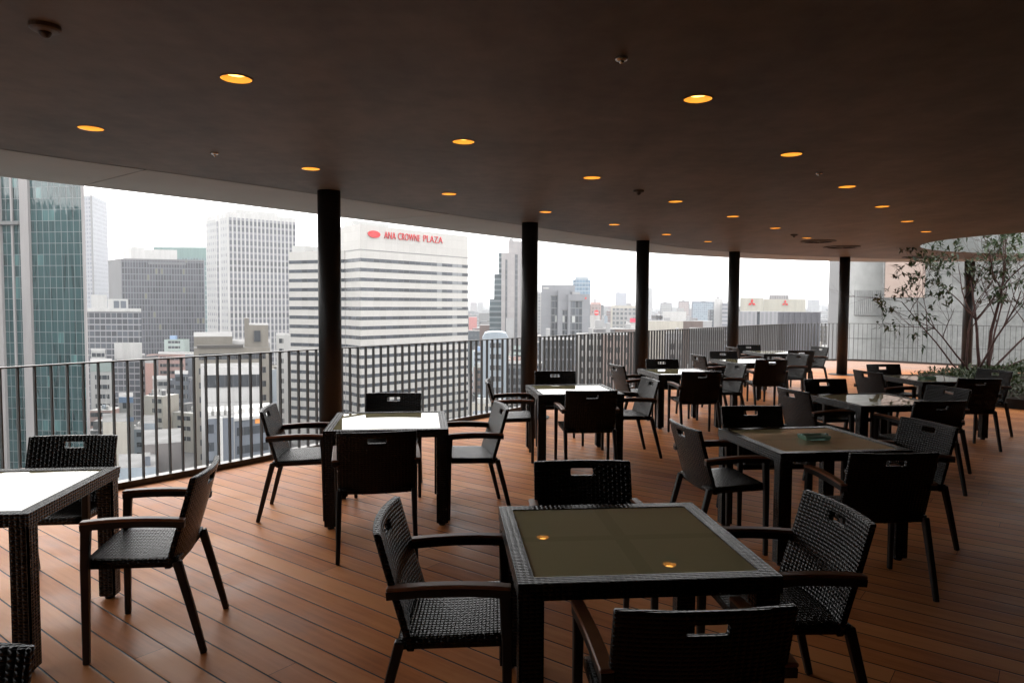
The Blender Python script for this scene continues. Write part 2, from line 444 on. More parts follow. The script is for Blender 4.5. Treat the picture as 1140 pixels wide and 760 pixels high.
# lights
ROWTXT = {'A': 'in the row nearest to the railing side', 'B': 'in the middle row of the ceiling', 'C': 'in the row closest to the planter side'}
ROWTXT = {'A': 'in the row of seven along the railing', 'B': 'in the middle row of seven', 'C': 'in the row of six toward the planter'}
ORD = ['first', 'second', 'third', 'fourth', 'fifth', 'sixth', 'seventh']
def make_light():
    t = empty('ceiling_light')
    bm = bmesh.new()
    rings = []
    for r, z in ((.0795, 0), (.0790, .020), (.0775, .036)):
        rings.append([bm.verts.new((r * math.cos(a * math.pi / 14), r * math.sin(a * math.pi / 14), z)) for a in range(28)])
    for a, b in zip(rings, rings[1:]):
        for k in range(28): bm.faces.new((a[k], b[k], b[(k + 1) % 28], a[(k + 1) % 28]))
    mk('reflector', bm, M['gold'], t, True)
    bm = bmesh.new()
    a_ = [bm.verts.new((.0775 * math.cos(k * math.pi / 14), .0775 * math.sin(k * math.pi / 14), .0365)) for k in range(28)]
    bm.faces.new(a_); mk('baffle', bm, M['black'], t)
    bm = bmesh.new()
    vs = [bm.verts.new((.047 * math.cos(a * math.pi / 12), .047 * math.sin(a * math.pi / 12), .0)) for a in range(24)]
    ws = [bm.verts.new((.047 * math.cos(a * math.pi / 12), .047 * math.sin(a * math.pi / 12), .012)) for a in range(24)]
    bm.faces.new(vs[::-1]); bm.faces.new(ws)
    for k in range(24): bm.faces.new((vs[k], vs[(k + 1) % 24], ws[(k + 1) % 24], ws[k]))
    l = mk('lamp', bm, M['lamp'], t); l.location = (0, 0, .0235)
    bm = bmesh.new()
    for k in range(28):
        a0, a1 = k * math.pi / 14, (k + 1) * math.pi / 14
        q = [(.079, a0), (.088, a0), (.088, a1), (.079, a1)]
        bm.faces.new([bm.verts.new((r * math.cos(a), r * math.sin(a), -.003)) for r, a in q][::-1])
        bm.faces.new([bm.verts.new(v) for v in ((.088 * math.cos(a0), .088 * math.sin(a0), -.003), (.088 * math.cos(a0), .088 * math.sin(a0), 0), (.088 * math.cos(a1), .088 * math.sin(a1), 0), (.088 * math.cos(a1), .088 * math.sin(a1), -.003))])
    mk('trim_ring', bm, M['ceiling'], t)
    return t

def copy_tree(o, parent=None):
    c = o.copy(); COL.objects.link(c)
    if parent is not None: c.parent = parent
    for ch in list(o.children): copy_tree(ch, c)
    return c

light0 = make_light(); first = True
for k in 'ABC':
    for i, p in enumerate(LP[k]):
        o = light0 if first else copy_tree(light0); first = False
        o.location = (p.x, p.y, CH)
        tag(o, 'amber recessed downlight, %s from the camera %s' % (ORD[i], ROWTXT[k]), 'ceiling light', 'amber downlights recessed in the ceiling')

def ring_vent(loc, r, label):
    t = empty('ceiling_vent', loc)
    bm = bmesh.new(); n = 32
    prof = [(r, 0), (r, -.012), (r * .8, -.02), (r * .78, -.004), (.05, -.006)]
    rings = [[bm.verts.new((q * math.cos(a * 2 * math.pi / n), q * math.sin(a * 2 * math.pi / n), z)) for a in range(n)] for q, z in prof]
    for a, b in zip(rings, rings[1:]):
        for k in range(n): bm.faces.new((a[k], a[(k + 1) % n], b[(k + 1) % n], b[k]))
    bm.faces.new(rings[-1])
    mk('vent_plate', bm, M['vent'], t)
    bm = bmesh.new()
    for k in range(6):
        a = k * math.pi / 6
        d = Vector((math.cos(a), math.sin(a), 0)); s = Vector((-d.y, d.x, 0))
        bar(bm, [(-d * r * .78 + Vector((0, 0, -.012))), (d * r * .78 + Vector((0, 0, -.012)))], .012, .006, s)
    mk('grille', bm, M['vent'], t)
    tag(t, label, 'vent', 'round black vents in the ceiling')
ring_vent(VENTS[0], .30, 'round black ceiling vent, first of the two beside the fifth column')
ring_vent(VENTS[1], .34, 'round black ceiling vent just in front of the top of the fifth column')
ring_vent(VENTS[2], .36, 'round black ceiling vent behind the tree branches under the oval opening')

def dome(name, px, py, r, h, label, cat, mat):
    p = at_z(px, py, CH); t = empty(name, (p.x, p.y, CH))
    bm = bmesh.new(); n = 20
    prof = [(r, 0), (r, -h * .35), (r * .85, -h * .5), (r * .45, -h * .6)]
    rings = [[bm.verts.new((q * math.cos(a * 2 * math.pi / n), q * math.sin(a * 2 * math.pi / n), z)) for a in range(n)] for q, z in prof]
    for a, b in zip(rings, rings[1:]):
        for k in range(n): bm.faces.new((a[k], a[(k + 1) % n], b[(k + 1) % n], b[k]))
    bm.faces.new(rings[-1]); mk('base_plate', bm, mat, t, False)
    bm = bmesh.new()
    bmesh.ops.create_uvsphere(bm, u_segments=14, v_segments=8, radius=r * .42)
    o = mk('sensor_head', bm, mat, t, True); o.location = (0, 0, -h * .62)
    tag(t, label, cat)
dome('smoke_detector', 50, 29, .060, .045, 'brown domed smoke detector alone on the dark ceiling by the first downlights', 'smoke detector', M['detector'])
dome('smoke_detector', 711, 212, .055, .045, 'small brown domed detector between the middle downlights and the third column', 'smoke detector', M['detector'])
dome('smoke_detector', 884, 261, .055, .045, 'tiny dark detector beside the round black vents', 'smoke detector', M['detector'])
dome('sprinkler_head', 692, 64, .03, .03, 'tiny sprinkler in the plain ceiling before the first olive row downlight', 'sprinkler', M['steel'])
dome('sprinkler_head', 239, 170, .03, .03, 'tiny sprinkler between the first two railing-side downlights', 'sprinkler', M['steel'])
dome('sprinkler_head', 912, 192, .03, .03, 'tiny sprinkler between the second and third downlights of the tree side row', 'sprinkler', M['steel'])

# columns
COLS = [(-1.92, 7.46, 'round black column, first from the camera, in front of the white banded hotel'),
        (.25, 10.25, 'round black column standing beside the slim grey tower and a white table'),
        (2.38, 12.98, 'round black column in line with the pale distant skyline, third along the railing'),
        (4.84, 15.5, 'round black column next to the cream building with red diamond emblems'),
        (7.93, 16.95, 'round brown black column with bare base plate before the stone building'),
        (11.78, 18.3, 'round dark column half hidden behind the tree stems')]
for x, y, lab in COLS:
    t = empty('column', (x, y, 0))
    bm = bmesh.new(); tube(bm, [(0, 0, .0), (0, 0, CH)], [.118, .118], 32)
    mk('shaft', bm, M['column'], t, False)
    for p in t.children[0].data.polygons: p.use_smooth = abs(p.normal.z) < .5
    bm = bmesh.new(); tube(bm, [(0, 0, .002), (0, 0, .012)], [.30, .30], 32)
    mk('base_plate', bm, M['armwood'] if False else M['column'], t)
    tag(t, lab, 'column', 'round columns under the roof')

# railing
rl = empty('railing')
bm = bmesh.new()
pl = [(p.x, p.y, 1.118) for p, d in resample(rail_pl, .2)]
for (a, b) in zip(pl[:-1], pl[1:]): pass
def ribbon(bm, pts, w, z0, z1):
    L = []; n = len(pts)
    for i, (p, d) in enumerate(pts):
        s = Vector((d.y, -d.x))
        L.append([bm.verts.new((p.x + s.x * a * w / 2, p.y + s.y * a * w / 2, z)) for a, z in ((-1, z0), (1, z0), (1, z1), (-1, z1))])
    for a, b in zip(L, L[1:]):
        for k in range(4): bm.faces.new((a[k], a[(k + 1) % 4], b[(k + 1) % 4], b[k]))
    bm.faces.new(L[0][::-1]); bm.faces.new(L[-1])
ribbon(bm, resample(rail_pl, .2), .05, 1.118, 1.130)
mk('top_rail', bm, M['rail'], rl)
bm = bmesh.new(); ribbon(bm, resample(rail_pl, .2), .10, .001, .055)
mk('kerb', bm, M['rail'], rl)
blades = resample(rail_pl, .121)
bme = bmesh.new(); box(bme, -.0045, .0045, -.0195, .0195, .055, 1.118)
blade0 = None; rest = bmesh.new()
for p, d in blades:
    p3 = Vector((p.x, p.y))
    d_ = (p3 - Vector((0, 0))).length
    inview = p.y > 1.5 and abs(p.x) < p.y * .80
    ang = math.atan2(d.y, d.x)
    p_ = (d_, inview)
cand = sorted([(p.length, i) for i, (p, d) in enumerate(blades) if p.y > 2 and abs(p.x) < .8 * p.y])
near = {i for _, i in cand[:100]}
for i, (p, d) in enumerate(blades):
    ang = math.atan2(d.y, d.x)
    if i in near:
        if blade0 is None:
            blade0 = mk('baluster', bme, M['rail'], rl); o = blade0
        else:
            o = blade0.copy(); COL.objects.link(o)
        o.location = (p.x, p.y, 0); o.rotation_euler = (0, 0, ang)
    else:
        b2 = box(rest, -.0045, .0045, -.0195, .0195, .055, 1.118)
        mt = Matrix.Translation((p.x, p.y, 0)) @ Matrix.Rotation(ang, 4, 'Z')
        for v in b2: v.co = mt @ v.co
tag(mk('far_balusters', rest, M['rail'], rl), kind='stuff')
tag(rl, 'dark grey terrace railing of closely set upright flat bars along the curved deck edge', 'railing')

# inner wall beside the viewpoint; unseen rear stretch added to shut out light
bm = bmesh.new()
pl = INNER
wallstrip(bm, pl, .0, CH - .002); wallstrip(bm, [(p[0] + .25, p[1] - .05) for p in pl], 0, CH - .002)
tag(mk('terrace_wall', bm, M['wall']), 'dark brown plastered inner wall running beside the dining terrace', 'wall')
# street front of the building under the deck
bm = bmesh.new()
wallstrip(bm, [(p[0], p[1]) for p in deck_out] + [(19.5, 5), (12, 4), (2, -7)], -48, -.46, True)
tag(mk('terrace_building', bm, plain('building_stone', (.3, .29, .28), .7)), 'plain stone front of the building that carries the terrace', 'building')

# ---------------------------------------------------------------- furniture
def backpt(s, t, off=0):
    """s -1..1 across, t 0..1 up the back"""
    w = .25 + .0 * t
    x = s * w
    y = -.222 - .118 * t ** 1.15 - .006 * math.sin(t * math.pi) + .030 * s * s + off
    z = .408 + .422 * t
    return Vector((x, y, z))

def make_chair():
    t = empty('armchair')
    # seat: woven pad with thick rolled edges
    bm = bmesh.new(); nx, ny = 12, 10
    def seatz(i, j):
        u = i / nx * 2 - 1; v = j / ny
        return .452 + .018 * v - .010 * (1 - u * u) * math.sin(v * math.pi) - (.008 if j == ny else 0)
    g = [[bm.verts.new((-.245 + .49 * i / nx, -.235 + .40 * j / ny, seatz(i, j))) for i in range(nx + 1)] for j in range(ny + 1)]
    for j in range(ny):
        for i in range(nx): bm.faces.new((g[j][i], g[j][i + 1], g[j + 1][i + 1], g[j + 1][i]))
    r = bmesh.ops.extrude_face_region(bm, geom=bm.faces[:])
    for v in [e for e in r['geom'] if isinstance(e, bmesh.types.BMVert)]: v.co.z = v.co.z * .0 + .415 + .012 * (v.co.y + .235) / .4
    bmesh.ops.recalc_face_normals(bm, faces=bm.faces)
    mk('seat', bm, M['weave'], t, False)
    # back: curved woven panel with the hand slot
    bm = bmesh.new(); nx, nt_ = 18, 16
    hs = (.115 / .5)                                         # half-width of slot in s
    ss = sorted(set([round(-1 + 2 * i / nx, 4) for i in range(nx + 1)] + [-hs, hs]))
    ss = [s for s in ss if s in (-hs, hs) or abs(abs(s) - hs) > .02]
    tsl = (.825, .91)
    tt = sorted(set([round(i / nt_, 4) for i in range(nt_ + 1)] + list(tsl)))
    tt = [q for q in tt if q in tsl or min(abs(q - tsl[0]), abs(q - tsl[1])) > .02]
    def hole(a, b): return -hs <= ss[a] and ss[a + 1] <= hs and tsl[0] <= tt[b] and tt[b + 1] <= tsl[1]
    th = .014
    layers = []
    for o in (-th, th): layers.append([[bm.verts.new(backpt(s, q, o)) for s in ss] for q in tt])
    for li, L in enumerate(layers):
        for b in range(len(tt) - 1):
            for a in range(len(ss) - 1):
                if hole(a, b): continue
                f = (L[b][a], L[b][a + 1], L[b + 1][a + 1], L[b + 1][a])
                bm.faces.new(f if li == 0 else f[::-1])
    A, B = layers
    def side(p, q): bm.faces.new((A[p[0]][p[1]], B[p[0]][p[1]], B[q[0]][q[1]], A[q[0]][q[1]]))
    T, S = len(tt) - 1, len(ss) - 1
    for a in range(S): side((0, a), (0, a + 1)); side((T, a), (T, a + 1))
    for b in range(T): side((b, 0), (b + 1, 0)); side((b, S), (b + 1, S))
    a0, a1 = ss.index(-hs), ss.index(hs); b0, b1 = tt.index(tsl[0]), tt.index(tsl[1])
    for a in range(a0, a1): side((b0, a), (b0, a + 1)); side((b1, a), (b1, a + 1))
    for b in range(b0, b1): side((b, a0), (b + 1, a0)); side((b, a1), (b + 1, a1))
    bmesh.ops.recalc_face_normals(bm, faces=bm.faces)
    rim = [e for e in bm.edges if e.calc_face_angle(0) > 1.0]
    bmesh.ops.bevel(bm, geom=rim, offset=.006, segments=2, affect='EDGES', profile=.5)
    mk('backrest', bm, M['weave'], t, True)
    for p in t.children[-1].data.polygons: p.use_smooth = True
    # legs
    for s in (-1, 1):
        bm = bmesh.new()
        bar(bm, [(s * .268, .150, 0), (s * .268, .146, .45), (s * .268, .138, .628)], [.026, .032, .034], [.028, .036, .040])
        bmesh.ops.bevel(bm, geom=bm.edges[:], offset=.004, segments=1, affect='EDGES')
        mk('leg', bm, M['black'], t)
        bm = bmesh.new()
        bar(bm, [(s * .245, -.345, 0), (s * .240, -.29, .22), (s * .236, -.232, .44)], [.026, .030, .034], [.028, .034, .038])
        bmesh.ops.bevel(bm, geom=bm.edges[:], offset=.004, segments=1, affect='EDGES')
        mk('leg', bm, M['black'], t)
        # arm: arched wooden cap over a black bar
        bm = bmesh.new(); path = []
        for k in range(9):
            q = k / 8
            path.append((s * (.258 + .012 * q), -.275 + .435 * q, .640 + .016 * math.sin(q * math.pi * .8) ))
        bar(bm, path, .044, .014)
        bmesh.ops.bevel(bm, geom=bm.edges[:], offset=.004, segments=1, affect='EDGES')
        arm = mk('armrest', bm, M['armwood'], t)
        bm = bmesh.new(); bar(bm, [(x, y, z - .0215) for x, y, z in path], .036, .028)
        mk('arm_bar', bm, M['black'], arm)
        for q in (.3, .62):
            bm = bmesh.new(); bmesh.ops.create_uvsphere(bm, u_segments=8, v_segments=6, radius=.007)
            o = mk('screw', bm, M['steel'], arm, True); o.location = (s * (.258 + .012 * q), -.275 + .435 * q, .640 + .016 * math.sin(q * math.pi * .8) - .036)
    return t

def make_table():
    t = empty('dining_table'); h, w = .45, .058; z1, z0 = .722, .664
    bm = bmesh.new()
    o = [(-h, -h), (h, -h), (h, h), (-h, h)]; i = [(-h + w, -h + w), (h - w, -h + w), (h - w, h - w), (-h + w, h - w)]
    V = lambda p, z: bm.verts.new((p[0], p[1], z))
    to, ti, bo, bi = [V(p, z1) for p in o], [V(p, z1) for p in i], [V(p, z0) for p in o], [V(p, z0) for p in i]
    for k in range(4):
        j = (k + 1) % 4
        bm.faces.new((to[k], to[j], ti[j], ti[k])); bm.faces.new((bo[j], bo[k], bi[k], bi[j]))
        bm.faces.new((bo[k], bo[j], to[j], to[k])); bm.faces.new((ti[k], ti[j], bi[j], bi[k]))
    ed = [e for e in bm.edges if e.calc_face_angle(0) > 1.0 and max(abs(e.verts[0].co.x), abs(e.verts[0].co.y)) > h - .01 and max(abs(e.verts[1].co.x), abs(e.verts[1].co.y)) > h - .01]
    bmesh.ops.bevel(bm, geom=ed, offset=.008, segments=3, affect='EDGES', profile=.5)
    mk('woven_rim', bm, M['weave'], t)
    bm = bmesh.new(); q = h - w - .0015
    box(bm, -q, q, -q, q, .708, .7185)
    mk('glass_top', bm, M['glass_top'], t)
    bm = bmesh.new(); box(bm, -q, q, -.03, .03, .668, .700); box(bm, -.03, .03, -q, -.032, .668, .700); box(bm, -.03, .03, .032, q, .668, .700)
    mk('cross_bar', bm, M['black'], t)
    for sx in (-1, 1):
        for sy in (-1, 1):
            c = h - .0455
            bm = bmesh.new(); box(bm, sx * c - .042, sx * c + .042, sy * c - .042, sy * c + .042, .022, .6625)
            vv = [e for e in bm.edges if abs(e.verts[0].co.z - e.verts[1].co.z) > .1]
            bmesh.ops.bevel(bm, geom=vv, offset=.008, segments=2, affect='EDGES')
            l = mk('leg', bm, M['weave'], t)
            bm = bmesh.new(); tube(bm, [(sx * c, sy * c, 0), (sx * c, sy * c, .021)], [.024, .028], 12)
            mk('foot', bm, M['black'], l)
    return t

TH = R(7.5)
TABLES = [  # key, x, y, rot, label
    ('T0', -2.585, 3.41, 6.5, 'square woven table cut by the photo edge, its top a white glare'),
    ('T1', -.965, 5.538, 7.3, 'white reflecting woven table beside the first black column'),
    ('T2', .432, 2.756, 5.2, 'olive glass woven table mirroring two amber lamps'),
    ('T3', .66, 7.66, 7.2, 'white reflecting woven table before the second column, a dark chair back hiding half of it'),
    ('T4', 2.049, 4.853, 8.2, 'olive glass woven table with a green ashtray, next to the two-lamp table'),
    ('T5', 2.32, 9.80, 7.8, 'half white, half dark mirroring woven table before the third column'),
    ('T6', 3.573, 6.946, 8.6, 'woven table with grey stone wall mirrored in its top, behind the ashtray table'),
    ('T7', 3.93, 11.78, 7.5, 'small looking white topped table in front of the most distant table'),
    ('T8', 5.22, 14.05, 7.5, 'most distant woven table, a thin white strip before the railing corner'),
    ('T9', 5.389, 9.05, 6.0, 'peach mirroring woven table with a green ashtray in front of the tree planter')]
TN = {'T0': 'the table cut by the photo edge', 'T1': 'the white table by the first column', 'T2': 'the table mirroring two amber lamps',
      'T3': 'the white table before the second column', 'T4': 'the olive ashtray table', 'T5': 'the table before the third column',
      'T6': 'the grey mirroring table behind the ashtray', 'T7': 'the second most distant table', 'T8': 'the most distant table', 'T9': 'the table before the tree planter'}
table0 = make_table(); TB = {}
for i, (k, x, y, a, lab) in enumerate(TABLES):
    o = table0 if i == 0 else copy_tree(table0)
    o.location = (x, y, 0); o.rotation_euler = (0, 0, R(a)); TB[k] = (x, y, R(a))
    tag(o, lab, 'table', 'square woven dining tables')

# chairs: side, distance of the back's top from the table centre, sideways shift, extra turn in degrees
CH_ = {'T0': dict(far=(.87, .03, 0), right=(1.10, -.08, 4)),
       'T1': dict(far=(.88, -.02, -4), left=(.96, .05, 0), right=(.92, -.02, 5), near=(1.13, -.05, 4)),
       'T2': dict(far=(.89, .0, -2), left=(.94, -.01, -4), right=(.92, -.01, 0), near=(.935, .015, -1)),
       'T3': dict(far=(.98, -.03, -3), left=(.95, -.07, -6), right=(.90, -.04, 3), near=(1.04, -.02, -2)),
       'T4': dict(far=(.84, -.03, -4), left=(.91, .04, 1), right=(.90, -.08, 4), near=(1.01, -.04, -6)),
       'T5': dict(far=(.84, .03, -3), left=(.95, -.06, 6), right=(.87, -.06, 5), near=(1.16, -.12, -4)),
       'T6': dict(far=(.90, .02, -1), left=(.89, .03, 5), right=(.87, -.02, 8), near=(.94, -.03, 1)),
       'T7': dict(far=(.80, -.1, -3), left=(.92, -.05, 3), right=(.95, -.04, 10), near=(1.13, -.13, -3)),
       'T8': dict(far=(.72, -.22, -3), left=(.95, -.05, 5), right=(.98, -.08, 8), near=(1.15, -.05, -3)),
       'T9': dict(far=(.87, -.1, 1), left=(1.0, -.1, 8), right=(.86, -.10, 8), near=(1.10, -.18, -6))}
SIDE = {'far': 'beyond', 'near': 'turning its back, at', 'left': 'city side of', 'right': 'inner side of'}
chair0 = make_chair(); first = True
for k, d in CH_.items():
    x, y, a = TB[k]; ex = Vector((math.cos(a), math.sin(a))); ey = Vector((-ex.y, ex.x))
    for side, (r, sh, dz) in d.items():
        out, tan, face = {'far': (ey, ex, 180), 'near': (-ey, ex, 0), 'left': (-ex, ey, -90), 'right': (ex, ey, 90)}[side]
        p = Vector((x, y)) + out * (r - .34) + tan * sh
        o = chair0 if first else copy_tree(chair0); first = False
        o.location = (p.x, p.y, 0); o.rotation_euler = (0, 0, a + R(face + dz))
        tag(o, 'black woven armchair %s %s' % (SIDE[side], TN[k]), 'chair', 'black woven armchairs around the tables')

o = copy_tree(chair0); o.location = (-1.345, 1.63 - .34, 0); o.rotation_euler = (0, 0, R(184))
tag(o, 'black woven armchair of which only the back top enters the bottom photo corner', 'chair', 'black woven armchairs around the tables')

# ashtrays
def glass_mat(name, col):
    m, nt, b = newmat(name)
    nt.links.new(mixc(nt, noise(nt, coords(nt), 30, 2), tuple(c * .9 for c in col), col), b.inputs['Base Color'])
    b.inputs['Roughness'].default_value = .12; b.inputs['Transmission Weight'].default_value = .45; b.inputs['IOR'].default_value = 1.45
    return m
M['green_glass'] = glass_mat('green_glass', (.32, .58, .46))
def ashtray(px, py, key, label, rz):
    p = at_z(px, py, .7192); t = empty('ashtray', (p.x, p.y, .7192), rz)
    bm = bmesh.new(); a, b, h, e = .095, .062, .030, .012
    V = lambda s, q, z: bm.verts.new((s[0] * q[0], s[1] * q[1], z))
    cs = [(-1, -1), (1, -1), (1, 1), (-1, 1)]
    rings = [[V(c, (a * .9, b * .9), 0) for c in cs], [V(c, (a, b), h) for c in cs], [V(c, (a - e, b - e), h) for c in cs], [V(c, (a * .8 - e, b * .8 - e), .009) for c in cs]]
    for r0, r1 in zip(rings, rings[1:]):
        for k in range(4): bm.faces.new((r0[k], r0[(k + 1) % 4], r1[(k + 1) % 4], r1[k]))
    bm.faces.new(rings[0][::-1]); bm.faces.new(rings[-1])
    bmesh.ops.bevel(bm, geom=bm.edges[:], offset=.003, segments=2, affect='EDGES')
    mk('dish', bm, M['green_glass'], t)
    for s in (-1, 1):
        bm = bmesh.new(); box(bm, s * (a - .002) - .008, s * (a - .002) + .008, -.016, .016, h + .0005, h + .008)
        bmesh.ops.bevel(bm, geom=bm.edges[:], offset=.003, segments=2, affect='EDGES')
        mk('cigarette_rest', bm, M['green_glass'], t)
    tag(t, label, 'ashtray', 'green glass ashtrays')
ashtray(906, 488.5, 'T4', 'green glass ashtray on the olive table, in plain view', R(6))
ashtray(1032, 421.6, 'T9', 'green glass ashtray on the table before the tree planter', R(12))

# ---------------------------------------------------------------- planter, tree and ground cover
PC = (11.35, 12.75); PA, PB = 3.75, 2.8
bm = bmesh.new()
el = [(PC[0] + PA * math.cos(k * math.pi / 36), PC[1] + PB * math.sin(k * math.pi / 36)) for k in range(72)]
el2 = [(PC[0] + (PA - .06) * math.cos(k * math.pi / 36), PC[1] + (PB - .06) * math.sin(k * math.pi / 36)) for k in range(72)]
pt = empty('planter', (0, 0, 0))
bm = bmesh.new(); wallstrip(bm, el, .0, .16, True); wallstrip(bm, el2, .0, .16, True)
ev = [bm.verts.new((*p, .16)) for p in el]; iv = [bm.verts.new((*p, .16)) for p in el2]
for k in range(72): bm.faces.new((ev[k], ev[(k + 1) % 72], iv[(k + 1) % 72], iv[k]))
mk('edging', bm, M['column'], pt)
bm = bmesh.new()
cen = bm.verts.new((PC[0], PC[1], .36)); prev = [cen] * 72
for q, z in ((.4, .34), (.75, .26), (1, .10)):
    rg = [bm.verts.new((PC[0] + (PA - .06) * q * math.cos(k * math.pi / 36), PC[1] + (PB - .06) * q * math.sin(k * math.pi / 36), z)) for k in range(72)]
    for k in range(72):
        if prev[0] is cen: bm.faces.new((cen, rg[k], rg[(k + 1) % 72]))
        else: bm.faces.new((prev[k], rg[k], rg[(k + 1) % 72], prev[(k + 1) % 72]))
    prev = rg
mk('soil', bm, M['soil'], pt)
tag(pt, 'low oval planter of dark soil set in the deck under the round roof opening', 'planter')

def leaf(bm, p, d, up, L, W):
    d = d.normalized(); s = d.cross(up)
    if s.length < 1e-4: s = d.cross(Vector((1, 0, 0)))
    s.normalize(); n = s.cross(d)
    a = bm.verts.new(p); m1 = bm.verts.new(p + d * L * .45 + s * W / 2 + n * L * .06); m2 = bm.verts.new(p + d * L * .45 - s * W / 2 + n * L * .06)
    c0 = bm.verts.new(p + d * L * .5); e = bm.verts.new(p + d * L - n * L * .08)
    bm.faces.new((a, m1, c0)); bm.faces.new((a, c0, m2)); bm.faces.new((m1, e, c0)); bm.faces.new((c0, e, m2))

def rv(r): return Vector((r.uniform(-1, 1), r.uniform(-1, 1), r.uniform(-1, 1)))

def branch(bm, tips, p, d, L, r0, lvl, rr, lift=.25):
    n = 7; path = [p.copy()]; rad = [r0]; q = p.copy(); dd = d.normalized()
    for k in range(n):
        dd = (dd + rv(rr) * .13 + Vector((0, 0, lift * .10))).normalized()
        q = q + dd * L / n; path.append(q.copy()); rad.append(r0 * (1 - .62 * (k + 1) / n))
    tube(bm, path, rad, 7 if lvl < 2 else 5)
    if lvl >= 3:
        tips.append((path, dd)); return
    if lvl >= 2: tips.append((path[4:], dd))
    k_ = {0: 4, 1: 4, 2: 4}[lvl]
    for j in range(k_):
        i = rr.randint(3, n) if lvl else rr.randint(4, n)
        side = (rv(rr) * .75 + dd * .9 + Vector((0, 0, .12))).normalized()
        branch(bm, tips, path[i], side, L * rr.uniform(.45, .7), rad[i] * .72, lvl + 1, rr, lift)

rr = random.Random(5)
tree = empty('terrace_tree', (9.25, 14.2, .30))
bm = bmesh.new(); tips = []
# (foot offset, aim, length, radius): the photograph's spread of stems from one stool
stems = [((-.20, 0, 0), (-.90, .0, .80), 1.85, .027), ((-.08, .05, 0), (-.18, -.1, 1.3), 1.5, .036), ((.02, .02, 0), (-.66, .2, .92), 1.6, .030),
         ((.10, 0, 0), (.34, -.2, 1.2), 1.8, .036), ((.22, .08, 0), (.05, .1, 1.4), 1.9, .050), ((.34, 0, 0), (.10, .2, 1.4), 2.0, .060),
         ((.42, .06, 0), (.75, -.1, .95), 1.9, .034), ((.30, -.1, 0), (1.1, -.2, .62), 1.9, .026), ((.36, .1, 0), (.45, .25, 1.2), 1.9, .034)]
for f, a, L, r0 in stems:
    branch(bm, tips, Vector(f), Vector(a), L, r0 * .72, 0, rr, .05 if a[0] < -.5 else .25)
mk('trunk', bm, M['bark'], tree, True)
bm = bmesh.new()
for path, d in tips:
    if rr.random() < .52: continue
    m_ = rr.randint(5, 11)
    for k in range(m_):
        p = path[rr.randint(max(0, len(path) - 2), len(path) - 1)] + rv(rr) * .06
        if p.x < -1.85 or (p.x < -1.0 and p.z < .75): continue
        dv = (d * .6 + rv(rr) * .9 + Vector((0, 0, -.25)))
        leaf(bm, p, dv, Vector((0, 0, 1)) + rv(rr) * .4, rr.uniform(.10, .17), rr.uniform(.040, .066))
mk('crown', bm, M['leaf'], tree, False)
tag(tree, 'slender many-stemmed tree with loose dark leaves growing in the terrace planter', 'tree')

bm = bmesh.new()
for k in range(5200):
    a = rr.uniform(0, 2 * math.pi); q = math.sqrt(rr.random()) * 1.02
    x = PC[0] + PA * q * math.cos(a); y = PC[1] + PB * q * math.sin(a)
    h = .10 + .30 * rr.random() * (1.15 - q * .6) * (.5 + .9 * abs(math.sin(x * 2.1) * math.cos(y * 1.7)))
    z0 = .36 - .26 * q * q
    for j in range(3):
        leaf(bm, Vector((x + rr.uniform(-.08, .08), y + rr.uniform(-.08, .08), z0 + h * rr.uniform(.3, 1))), rv(rr) + Vector((0, 0, .45)), Vector((0, 0, 1)), rr.uniform(.06, .12), rr.uniform(.03, .05))
tag(mk('ground_cover', bm, M['cover']), 'low dark leafy ground cover filling the planter round the tree', 'ground cover', kind='stuff')

# ---------------------------------------------------------------- the city
GZ = -48.0
m, nt, b = newmat('street_ground')
o_ = coords(nt); f = noise(nt, o_, .02, 6, .65)
nt.links.new(ramp(nt, f, [(.35, (.045, .045, .046)), (.6, (.10, .10, .10))]), b.inputs['Base Color']); b.inputs['Roughness'].default_value = .9
M['ground'] = m
bm = bmesh.new(); v = [bm.verts.new(p) for p in ((-12500, -1500, GZ), (12500, -1500, GZ), (12500, 12500, GZ), (-12500, 12500, GZ))]; bm.faces.new(v)
tag(mk('ground', bm, M['ground']), kind='structure')

def prism(bm, pts, z0, z1, top=True):
    uv = bm.loops.layers.uv.verify(); n = len(pts)
    a = [bm.verts.new((*p, z0)) for p in pts]; b = [bm.verts.new((*p, z1)) for p in pts]; u = 0
    for i in range(n):
        j = (i + 1) % n; L = math.dist(pts[i], pts[j])
        f = bm.faces.new((a[i], a[j], b[j], b[i]))
        for l, w in zip(f.loops, ((u, z0), (u + L, z0), (u + L, z1), (u, z1))): l[uv].uv = w
        u += L
    if top:
        f = bm.faces.new(b)
        for l in f.loops: l[uv].uv = (l.vert.co.x, l.vert.co.y)
    return a, b

M['roofing'] = plain('grey_roofing', (.20, .20, .20), .9, 0, .3, .35, .25)
ROOFS = [M['roofing'], plain('white_roofing', (.42, .42, .41), .85, 0, .3, .2, .3), plain('pale_roofing', (.31, .31, .30), .9, 0, .3, .3, .3), plain('green_roofing', (.15, .20, .17), .85, 0, .3, .25, .3), M['roofing']]
roof_now = [M['roofing']]
def pmk(name, pts, z0, z1, mat, parent=None, top=True):
    bm = bmesh.new(); prism(bm, pts, z0, z1, top); bm.normal_update()
    if name in ('body', 'tower', 'wing', 'roof_hut', 'hut_tower', 'hut_pier', 'stair_hut', 'bay', 'wall'):
        for f in bm.faces:
            if f.normal.z > .9: f.material_index = 1
        mat = [mat[0] if isinstance(mat, list) else mat, roof_now[0]]
    return mk(name, bm, mat, parent, uv=False)

def quad(l, m_, r):
    """plan of a block from its three visible corners (left, near corner, right) -> four corners CCW from above"""
    bx, by = l[0] + r[0] - m_[0], l[1] + r[1] - m_[1]
    return [m_, r, (bx, by), l]

